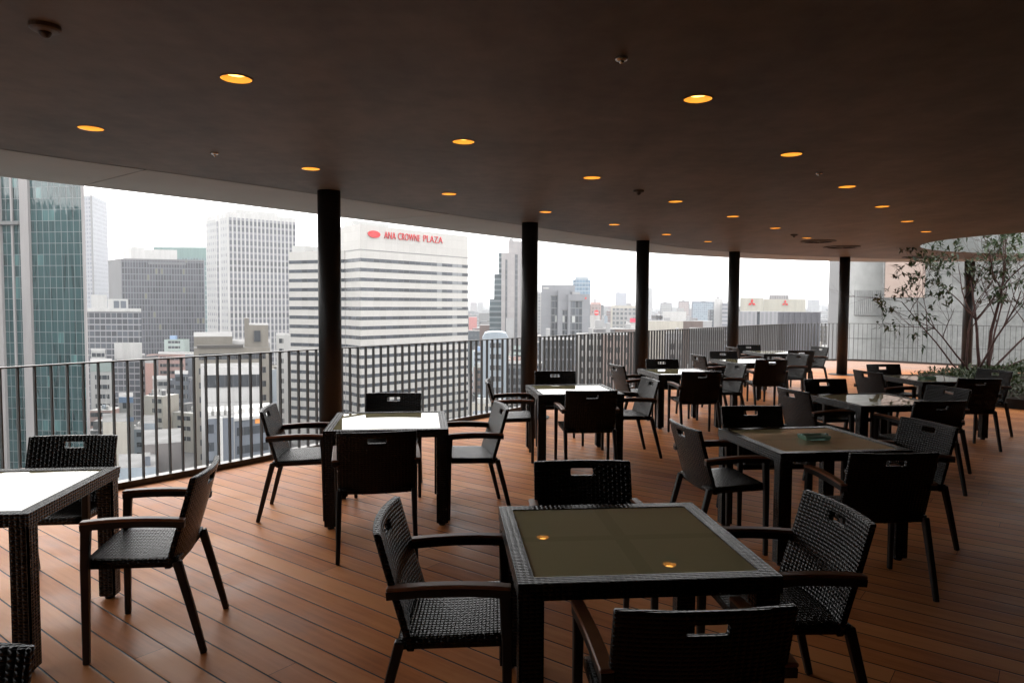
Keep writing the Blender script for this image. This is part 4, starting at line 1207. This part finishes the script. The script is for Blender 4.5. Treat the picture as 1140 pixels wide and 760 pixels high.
far_block('lone pale lilac tower above the long white block', 685, 697.5, 325, 1500, facade('faint_lilac', (.42, .44, .52), (.5, .52, .58), 4, 4, .5, 1, .1, .5), 40)
t, q, zt = far_block('long pale block with small windows before the lilac tower', 680, 716, 339.5, 520, 'cream', 30, gw)
t, q, zt = far_block('white block with a bright pink red sign on its roof edge', 697, 716, 358, 330, 'white', 18)
ps(t, 'pink_sign', plain('pink_red_sign', (.72, .06, .12), .5), q[0], q[1], Zd(358, 330), Zd(353.5, 330), out=.3, t0=.25, t1=.95)
t, q, zt = far_block('dark metal roofed low block behind the railing', 661, 686, 366, 250, 'grey', 22, None)
far_block('brown gabled block beside the dark metal roofed one', 685, 712, 366, 235, 'brown', 20, None)
t, q, zt = far_block('narrow block with a light blue vertical sign', 670, 677, 353, 480, 'pale grey', 16)
ps(t, 'blue_sign', C_['light blue'], q[0], q[1], Zd(360, 480), Zd(351, 480), out=.4, t0=.45, t1=.9)
far_block('thin pale grey tower hugging the third column', 722, 726.5, 320, 1500, 'pale grey', 30)
far_block('hazy grey tower, first of the distant pair', 735, 748, 336, 1250, 'grey', 40, gw)
far_block('hazy brown grey tower, second of the distant pair', 755, 767.5, 334, 1250, 'grey', 40, gp)
far_block('wide hazy blue glass block on the skyline', 770, 795, 334.5, 1100, 'slate blue', 40, gb)
far_block('white stepped block with dark slots in the middle distance', 738, 764, 346, 560, 'white', 26, None)
far_block('long white warehouse roof block just above the rail', 722, 761, 356.5, 360, 'cream', 24, None)
far_block('low maroon brick block next to the long white one', 760, 783, 356.5, 380, 'brown', 22, None)
far_block('slender white tower beside the fourth column', 795, 805, 331, 620, 'white', 24, None)
far_block('grey striped tower just behind the slender white one', 804, 813, 336, 600, facade('grey_stripe', (.25, .26, .30), (.5, .5, .53), 40, 3.4, .01, 1.7, .2), 24)
far_block('pale tower between the second column and the grey slotted office', 598, 604, 325, 760, 'pale grey', 24, gw)
far_block('dark windowed block behind the rail bars past the third column', 742, 760, 370, 210, 'pale grey', 16, facade('big_dark_windows', (.05, .05, .06), (.42, .41, .40), 2.6, 3.2, 1.2, 1.4, .3))
far_block('plain grey concrete block behind the rail bars before the fourth column', 768, 806, 366, 150, facade('grey_floor_lines', (.26, .26, .27), (.34, .34, .35), 50, 3.2, .01, .5, .05, .7), 16)
far_block('brick brown block behind the rail below the pink sign', 672, 700, 372, 190, facade('brown_windows', (.07, .06, .06), (.36, .27, .24), 2.3, 3.2, 1.1, 1.7, .3), 14)
far_block('white many-windowed block behind the rail beside the brown one', 642, 671, 372, 200, facade('white_windows', (.08, .085, .09), (.62, .61, .59), 2.4, 3.2, 1.1, 1.6, .3), 14)
far_block('dark slatted block below the grey office, behind the bars', 604, 640, 378, 180, facade('dark_slats', (.07, .075, .085), (.17, .175, .19), 2.0, 3.1, .3, .5, .3), 14)
far_block('dark windowed block at the street beside the hotel', 547, 582, 405, 225, facade('street_dark', (.09, .10, .115), (.30, .31, .33), 2.0, 3.1, .5, 1.0, .4), 14)

# -- cream building with red diamond emblems
t = B('office_block', 'cream building with two red three-diamond emblems near its roof', 'office block', (*P(860, 300), GZ))
cr = conc('cream_wall', (.72, .69, .60))
q1 = front(824, 850, 300, 30); q2 = front(850.2, 897, 302, 30)
pp(t, 'wing', q1, GZ, Zd(330, 300), cr); pp(t, 'body', q2, GZ, Zd(331.5, 302), cr)
pp(t, 'plant_room', front(856, 878, 306, 16), Zd(331.5, 302), Zd(327, 302), facade('plant_slats', (.38, .36, .37), (.48, .46, .46), 1, 40, .4, .01, .1))
def emblem(c, s, parent):
    bm = bmesh.new()
    for k in range(3):
        a = R(90 + 120 * k); d = Vector((math.cos(a), 0, math.sin(a))); n = Vector((-d.z, 0, d.x))
        vs = [c, c + d * s * .5 + n * s * .289, c + d * s, c + d * s * .5 - n * s * .289]
        f_ = [bm.verts.new(v + Vector((0, -.3, 0))) for v in vs]; g_ = [bm.verts.new(v) for v in vs]
        bm.faces.new(f_)
        for i in range(4): bm.faces.new((f_[i], f_[(i + 1) % 4], g_[(i + 1) % 4], g_[i]))
    child_at(mk('emblem', bm, M['red'], parent), parent)
emblem(at_d(837, 337.2, 299.9), 1.75, t); emblem(at_d(874, 337.6, 301.9), 1.45, t)
for px in (839, 866):
    bm = bmesh.new(); c = P(px, 310); tube(bm, [(*c, Zd(331, 300)), (*c, Zd(316, 300))], [.12, .06], 6); child_at(mk('mast', bm, M['unit'], t), t)
t = B('office_block', 'pale grey slatted block with one dark slot, below the emblem building', 'office block', (*P(845, 150), GZ))
q = front(822, 870, 150, 14); pp(t, 'body', q, GZ, Zd(345.5, 150), facade('pale_slats', (.40, .40, .43), (.50, .50, .52), .9, 60, .4, .01, .08, .5))
ps(t, 'dark_slot', M['windark'], q[0], q[1], GZ, Zd(345.5, 150), out=.1, t0=.44, t1=.5)
t = B('plant_screen', 'dark grey corrugated screen block right beyond the railing corner', 'screen', (*P(890, 44), GZ))
q = front(866, 913.5, 44, 5); zt = Zd(345.7, 44)
pp(t, 'body', [(p[0], p[1]) for p in q], GZ, zt - .02, C_['grey'])
bm = bmesh.new(); L = math.dist(q[0], q[1]); n = int(L / .17)
for k in range(n):
    facestrip(bm, q[0], q[1], -14, zt, .05 if k % 2 == 0 else .015, k / n, (k + 1) / n)
child_at(mk('corrugated_sheet', bm, plain('corrugated_grey', (.185, .185, .205), .45, .3, .5, .08, 1.5), t, uv=False), t)
for k in (.71, .85):
    ps(t, 'pipe', M['rail'], q[0], q[1], -12, Zd(361, 44), out=.12, t0=k, t1=k + .02)

# -- stone building across the corner
st = empty('stone_building', (13, 28, GZ)); tag(st, 'light grey stone clad building with a louvred panel beyond the tree', 'building')
m, nt, b = newmat('stone_cladding')
sep = nt.nodes.new('ShaderNodeSeparateXYZ'); nt.links.new(coords(nt, 'UV'), sep.inputs[0])
fu = math_(nt, 'FRACT', math_(nt, 'MULTIPLY', sep.outputs[0], 1 / 1.25)); fv = math_(nt, 'FRACT', math_(nt, 'MULTIPLY', sep.outputs[1], 1 / 1.45))
j = math_(nt, 'MAXIMUM', math_(nt, 'LESS_THAN', fu, .010), math_(nt, 'LESS_THAN', fv, .012))
sp = noise(nt, coords(nt), 5, 6, .75); sp2 = noise(nt, coords(nt), .8, 4, .6)
f = math_(nt, 'ADD', math_(nt, 'MULTIPLY', sp, .6), math_(nt, 'MULTIPLY', sp2, .4))
c = ramp(nt, f, [(.36, (.30, .31, .305)), (.64, (.50, .51, .505))])
nt.links.new(mixc(nt, j, c, (.16, .16, .16)), b.inputs['Base Color']); b.inputs['Roughness'].default_value = .8
bump(nt, sp, b, .5, .03)
M['stone'] = m
peach = plain('peach_tint', (.42, .335, .295), .8, 0, .2, .08, 3)
q1 = front(922, 982.5, 29.5, 6); q2 = front(982.6, 1420, 28.2, 6, -2.5)
M['bay'] = plain('pale_bay_stone', (.56, .57, .565), .8, 0, .3, .16, 2.5, .3)
pp(st, 'bay', q1, GZ, 7, M['bay'])
for k in range(1, 4): ps(st, 'panel_joint', M['joint'], q1[0], q1[1], -3.2 + 1.75 * k, -3.18 + 1.75 * k, out=.012, t0=.205, t1=1); pp(st, 'wall', q2, GZ, 7, M['stone'])
ps(st, 'peach_area', peach, q2[0], q2[1], Zd(329, 28), 4.2, out=.02, t0=.004, t1=.115)  # peach coloured area laid over the upper corner of the wall
ps(st, 'corner_pier', C_['pale grey'], q1[0], q1[1], GZ, 7, out=.04, t0=.0, t1=.2)
lz0, lz1 = Zd(349, 29.5), Zd(321, 29.5)
a_, b_ = q1[0], q1[1]; lt0, lt1 = tpx(951, a_, b_), tpx(981, a_, b_)
ps(st, 'louvre_panel', C_['grey'], a_, b_, lz0, lz1, out=.015, t0=lt0, t1=lt1)
bm = bmesh.new(); n = 14
for k in range(n): facestrip(bm, a_, b_, lz0, lz1, .07, lt0 + (lt1 - lt0) * (k + .15) / n, lt0 + (lt1 - lt0) * (k + .8) / n)
child_at(mk('louvre', bm, plain('louvre_grey', (.50, .51, .51), .5), st, uv=False), st)

# -- low-rise blocks of the old town (each a thing), in the gaps the photograph shows
taken = []
for o in COL.objects:
    if o.type == 'EMPTY' and o.parent is None and o.location.z == GZ:
        pts = [c.matrix_parent_inverse.inverted() @ Vector((0, 0, 0)) for c in o.children]
        xs = []; ys = []
        for c in o.children:
            for v in c.data.vertices: xs.append(v.co.x); ys.append(v.co.y)
        if xs: taken.append((min(xs) - 3, max(xs) + 3, min(ys) - 3, max(ys) + 3))
COLS_ = ['white', 'cream', 'pale grey', 'white', 'grey', 'pink', 'beige', 'brown', 'slate blue', 'light blue', 'mint']
FEAT = ['blue water tank', 'white stair hut', 'row of air conditioners', 'thin mast', 'bare parapet', 'grey stair hut and tank', 'shallow gabled roof', 'two white tanks']
ZONES = [(98, 160, 'hard by the teal tower'), (160, 216, 'under the dark gridded block'), (216, 322, 'at the foot of the finned tower'), (521, 604, 'between hotel and slim grey tower'),
         (604, 662, 'under the grey slotted office'), (662, 722, 'behind the bars before the third column'), (722, 822, 'behind bars past the third column'), (900, 935, 'in the gap by the stone building')]
used = set(); nlow = 0
def low_block(px, d, w, dep, h, zone):
    global nlow
    c = P(px, d)
    if any(x0 - w / 2 < c[0] < x1 + w / 2 and y0 - dep / 2 < c[1] < y1 + dep / 2 for x0, x1, y0, y1 in taken): return
    for _ in range(40):
        col, ft = rnd.choice(COLS_), rnd.choice(FEAT)
        if (col, ft, zone) not in used: break
    else: return
    used.add((col, ft, zone))
    taken.append((c[0] - w / 2 - 1.5, c[0] + w / 2 + 1.5, c[1] - dep / 2 - 1.5, c[1] + dep / 2 + 1.5))
    ang = rnd.choice([R(8), R(8), R(-20)]) + rnd.uniform(-.05, .05)
    t = B('town_block', '%s block with %s, %s' % (col, ft, zone), 'building', (*c, GZ), 'low-rise town blocks')
    q = rect(c, ang, w, dep); zt = GZ + h
    roof_now[0] = rnd.choice(ROOFS[:4] + ROOFS[1:3])
    pp(t, 'body', q, GZ, zt, C_[col]); roof_now[0] = M['roofing']
    fh = rnd.choice([3.0, 3.2, 3.4]); n = min(9, int(h / fh)); wm = rnd.choice([M['win'], M['win'], M['windark']])
    t0, t1 = rnd.choice([(.06, .94), (.08, .5), (.45, .94), (.2, .8)])
    for k in range(n):
        z = zt - (k + 1) * fh
        ps(t, 'window_row', wm, q[0], q[1], z + .9, z + 2.3, out=.05, t0=t0, t1=t1, ab2=None)
        if d < 230: ps(t, 'window_row', wm, *((q[1], q[2]) if px < 570 else (q[3], q[0])), z + .9, z + 2.3, out=.05, t0=.15, t1=.8)
    if ft == 'blue water tank': slab_on(t, q, zt, .2, .5, .3, .6, 2.2, M['tank'], 'water_tank')
    elif ft == 'white stair hut': slab_on(t, q, zt, .55, .95, .2, .7, 2.8, C_['white'], 'stair_hut')
    elif ft == 'row of air conditioners':
        for k in range(4): slab_on(t, q, zt, .08 + .22 * k, .22 + .22 * k, .25, .45, 1.1, M['unit'], 'air_conditioner')
    elif ft == 'thin mast':
        bm = bmesh.new(); tube(bm, [(*c, zt), (*c, zt + 6)], [.15, .08], 6); child_at(mk('mast', bm, M['unit'], t), t)
    elif ft == 'bare parapet':
        for a_, b_ in ((0, 1), (1, 2), (2, 3), (3, 0)): ps(t, 'parapet', C_[col], q[a_], q[b_], zt - .2, zt + .9, out=.25)
    elif ft == 'grey stair hut and tank':
        slab_on(t, q, zt, .1, .4, .3, .8, 2.6, C_['grey'], 'stair_hut'); slab_on(t, q, zt, .6, .8, .3, .5, 1.8, M['unit'], 'water_tank')
    elif ft == 'two white tanks':
        slab_on(t, q, zt, .15, .35, .3, .5, 1.8, C_['white'], 'water_tank'); slab_on(t, q, zt, .5, .7, .4, .6, 1.8, C_['white'], 'water_tank')
    else:
        bm = bmesh.new(); a_, b_ = lerp2(q[0], q[3], .5), lerp2(q[1], q[2], .5); r_ = 1.8
        V = [bm.verts.new((*p, z)) for p, z in ((q[0], zt + .01), (q[1], zt + .01), (q[2], zt + .01), (q[3], zt + .01), (a_, zt + r_), (b_, zt + r_))]
        for f_ in ((0, 1, 5, 4), (2, 3, 4, 5), (3, 0, 4), (1, 2, 5)): bm.faces.new([V[i] for i in f_])
        child_at(mk('gabled_roof', bm, C_['slate blue'] if col != 'slate blue' else C_['brown'], t), t)
    if d < 330:
        for k in range(rnd.randint(2, 6)):
            a_, e_ = rnd.uniform(.02, .84), rnd.uniform(.05, .75)
            slab_on(t, q, zt, a_, a_ + rnd.uniform(.06, .14), e_, e_ + .12, rnd.uniform(.5, 1.5), rnd.choice([M['unit'], M['unit'], C_['grey'], C_['white'], C_['light blue']]), 'roof_vent')
    nlow += 1
for a, b_, zone in ZONES:
    d = 116.0
    while d < 470:
        wpx = lambda m_: m_ * F / d
        px = a + rnd.uniform(2, 8)
        w = rnd.uniform(6, 11)
        while px + wpx(w) * .5 < b_:
            dd = d + rnd.uniform(-3, 3)
            far = (dd - 128) / 340
            h = rnd.choice([9, 12, 13, 16, 19, 22]) + rnd.uniform(-1, 1) + 8 * far * rnd.random()
            if not (zone.startswith('at the foot') and dd < 190): low_block(px + wpx(w) * .5, dd, w, rnd.uniform(7, 10), h, zone)
            px += wpx(w) + wpx(rnd.uniform(.8, 3)); w = rnd.uniform(5, 11)
        d += 9.5 + d * .025
print('low blocks', nlow)

# -- the rest of the city, a mass out to the hills
m, nt, b = newmat('distant_city_walls')
at = nt.nodes.new('ShaderNodeAttribute'); at.attribute_name = 'wall_colour'
sep = nt.nodes.new('ShaderNodeSeparateXYZ'); nt.links.new(coords(nt, 'UV'), sep.inputs[0])
fu = math_(nt, 'FRACT', math_(nt, 'MULTIPLY', sep.outputs[0], 1 / 3.0)); fv = math_(nt, 'FRACT', math_(nt, 'MULTIPLY', sep.outputs[1], 1 / 3.3))
w = math_(nt, 'MULTIPLY', math_(nt, 'GREATER_THAN', fu, .45), math_(nt, 'GREATER_THAN', fv, .5))
geo = nt.nodes.new('ShaderNodeNewGeometry'); sn = nt.nodes.new('ShaderNodeSeparateXYZ'); nt.links.new(geo.outputs['Normal'], sn.inputs[0])
w = math_(nt, 'MULTIPLY', w, math_(nt, 'LESS_THAN', sn.outputs[2], .5))
nt.links.new(mixc(nt, w, at.outputs['Color'], (.10, .11, .125)), b.inputs['Base Color']); b.inputs['Roughness'].default_value = .7
bm = bmesh.new(); cl = bm.loops.layers.color.new('wall_colour'); bm.loops.layers.uv.verify()
PAL = [(.70, .69, .67), (.70, .69, .67), (.62, .59, .53), (.45, .45, .47), (.28, .28, .30), (.55, .38, .35), (.42, .38, .33), (.24, .17, .15), (.26, .30, .36), (.66, .66, .68), (.5, .55, .6)]
rc = random.Random(3); d = 470.0
while d < 7000:
    px = -60.0
    sp_ = 15 + d * .012
    while px < 1010:
        w_ = rc.uniform(.5, 1.1) * (14 + d * .010); pw = w_ * F / d
        dd = d + rc.uniform(-.3, .3) * sp_
        c = P(px + pw / 2, dd); dep = rc.uniform(10, 22)
        h = rc.choice([9, 11, 13, 16, 20, 24, 30]) + rc.uniform(-2, 2)
        if rc.random() < .06: h += rc.uniform(8, 26)
        if d > 1800 and rc.random() < .03: h += rc.uniform(20, 55)
        if not any(x0 - 14 < c[0] < x1 + 14 and y0 - 12 < c[1] < y1 + 12 for x0, x1, y0, y1 in taken):
            n0 = len(bm.faces); prism(bm, rect(c, rc.uniform(-.4, .4), w_, dep), GZ, GZ + h)
            bm.faces.ensure_lookup_table(); colr = tuple(v * CF for v in rc.choice(PAL)); roofc = rc.choice([(.42, .42, .42), (.55, .55, .55), (.30, .31, .33), (.35, .33, .31)])
            for f_ in bm.faces[n0:]:
                cc = roofc if len(f_.verts) == 4 and all(abs(v.co.z - GZ - h) < .01 for v in f_.verts) else colr
                for l_ in f_.loops: l_[cl] = (*cc, 1)
        px += pw + rc.uniform(.1, .6) * pw
    d += sp_ * (1.25 if d < 2500 else 2.2)
tag(mk('distant_city', bm, m, uv=False), 'hazy mass of pale low city blocks stretching to the hills', 'city', kind='stuff')

# hills on the horizon
bm = bmesh.new(); n = 90
a = [];
for k in range(n + 1):
    x = -11000 + 22000 * k / n; h = 60 + 45 * math.sin(k * .35) + 30 * math.sin(k * .93 + 1) + 15 * math.sin(k * 2.3)
    a.append((x, h))
rows = [[bm.verts.new((x, 9800 + dy, GZ - 1 + max(5, h) * s)) for x, h in a] for dy, s in ((-500, 0), (-200, .6), (0, 1), (400, .9), (1200, .2), (1600, 0))]
for r0, r1 in zip(rows, rows[1:]):
    for k in range(n): bm.faces.new((r0[k], r0[k + 1], r1[k + 1], r1[k]))
tag(mk('hills', bm, plain('hill_green', (.07, .09, .06), .9), smooth=True), kind='structure')

# ---------------------------------------------------------------- air
HAZE = True
if HAZE:
    bm = bmesh.new(); box(bm, -13000, 13000, -1800, 13000, GZ - 2, 110)
    m = bpy.data.materials.new('haze'); m.use_nodes = True; nt = m.node_tree
    nt.nodes.remove(nt.nodes['Principled BSDF'])
    pv = nt.nodes.new('ShaderNodeVolumePrincipled'); pv.inputs['Color'].default_value = (.80, .83, .87, 1)
    pv.inputs['Density'].default_value = .00019; pv.inputs['Anisotropy'].default_value = .2
    nt.links.new(pv.outputs[0], nt.nodes['Material Output'].inputs['Volume'])
    hz = mk('haze', bm, m, uv=False); tag(hz, kind='stuff')

# ---------------------------------------------------------------- light
SUN_EL, SUN_AZ = R(40), R(-38)      # behind thin cloud, over the city ahead
w = bpy.data.worlds.new('World'); SC.world = w; w.use_nodes = True; nt = w.node_tree
bg = nt.nodes['Background']
sky = nt.nodes.new('ShaderNodeTexSky'); sky.sky_type = 'NISHITA'; sky.sun_disc = False
sky.sun_elevation = SUN_EL; sky.sun_rotation = SUN_AZ; sky.dust_density = 3; sky.air_density = 1.2; sky.altitude = 50
hs = nt.nodes.new('ShaderNodeHueSaturation'); hs.inputs['Saturation'].default_value = .10
nt.links.new(sky.outputs[0], hs.inputs['Color'])
mx = nt.nodes.new('ShaderNodeMix'); mx.data_type = 'RGBA'; mx.inputs[0].default_value = .75
nt.links.new(hs.outputs[0], mx.inputs[6]); mx.inputs[7].default_value = (9.05, 8.9, 8.75, 1)   # even cloud cover
nt.links.new(mx.outputs[2], bg.inputs['Color']); bg.inputs['Strength'].default_value = .12
sd = bpy.data.lights.new('sun', 'SUN'); sd.energy = .8; sd.angle = R(45); sd.color = (1, .95, .88)
so = bpy.data.objects.new('sun', sd); COL.objects.link(so)
dirv = Vector((math.sin(SUN_AZ) * math.cos(SUN_EL), math.cos(SUN_AZ) * math.cos(SUN_EL), math.sin(SUN_EL)))
so.rotation_euler = dirv.to_track_quat('Z', 'Y').to_euler(); so.location = (0, 0, 60)

# ---------------------------------------------------------------- render settings
SC.view_settings.view_transform = 'Standard'; SC.view_settings.look = 'None'; SC.view_settings.gamma = 1; SC.view_settings.exposure = 1.85
SC.view_settings.use_curve_mapping = False
cy = SC.cycles
SC.render.engine = 'CYCLES'
cy.max_bounces = 8; cy.diffuse_bounces = 5; cy.glossy_bounces = 4; cy.transmission_bounces = 6; cy.transparent_max_bounces = 8; cy.volume_bounces = 1
cy.sample_clamp_indirect = 6; cy.caustics_reflective = False; cy.caustics_refractive = False
try:
    cy.use_denoising = True; cy.denoiser = 'OPENIMAGEDENOISE'
except Exception as ex: print('no denoiser', ex)
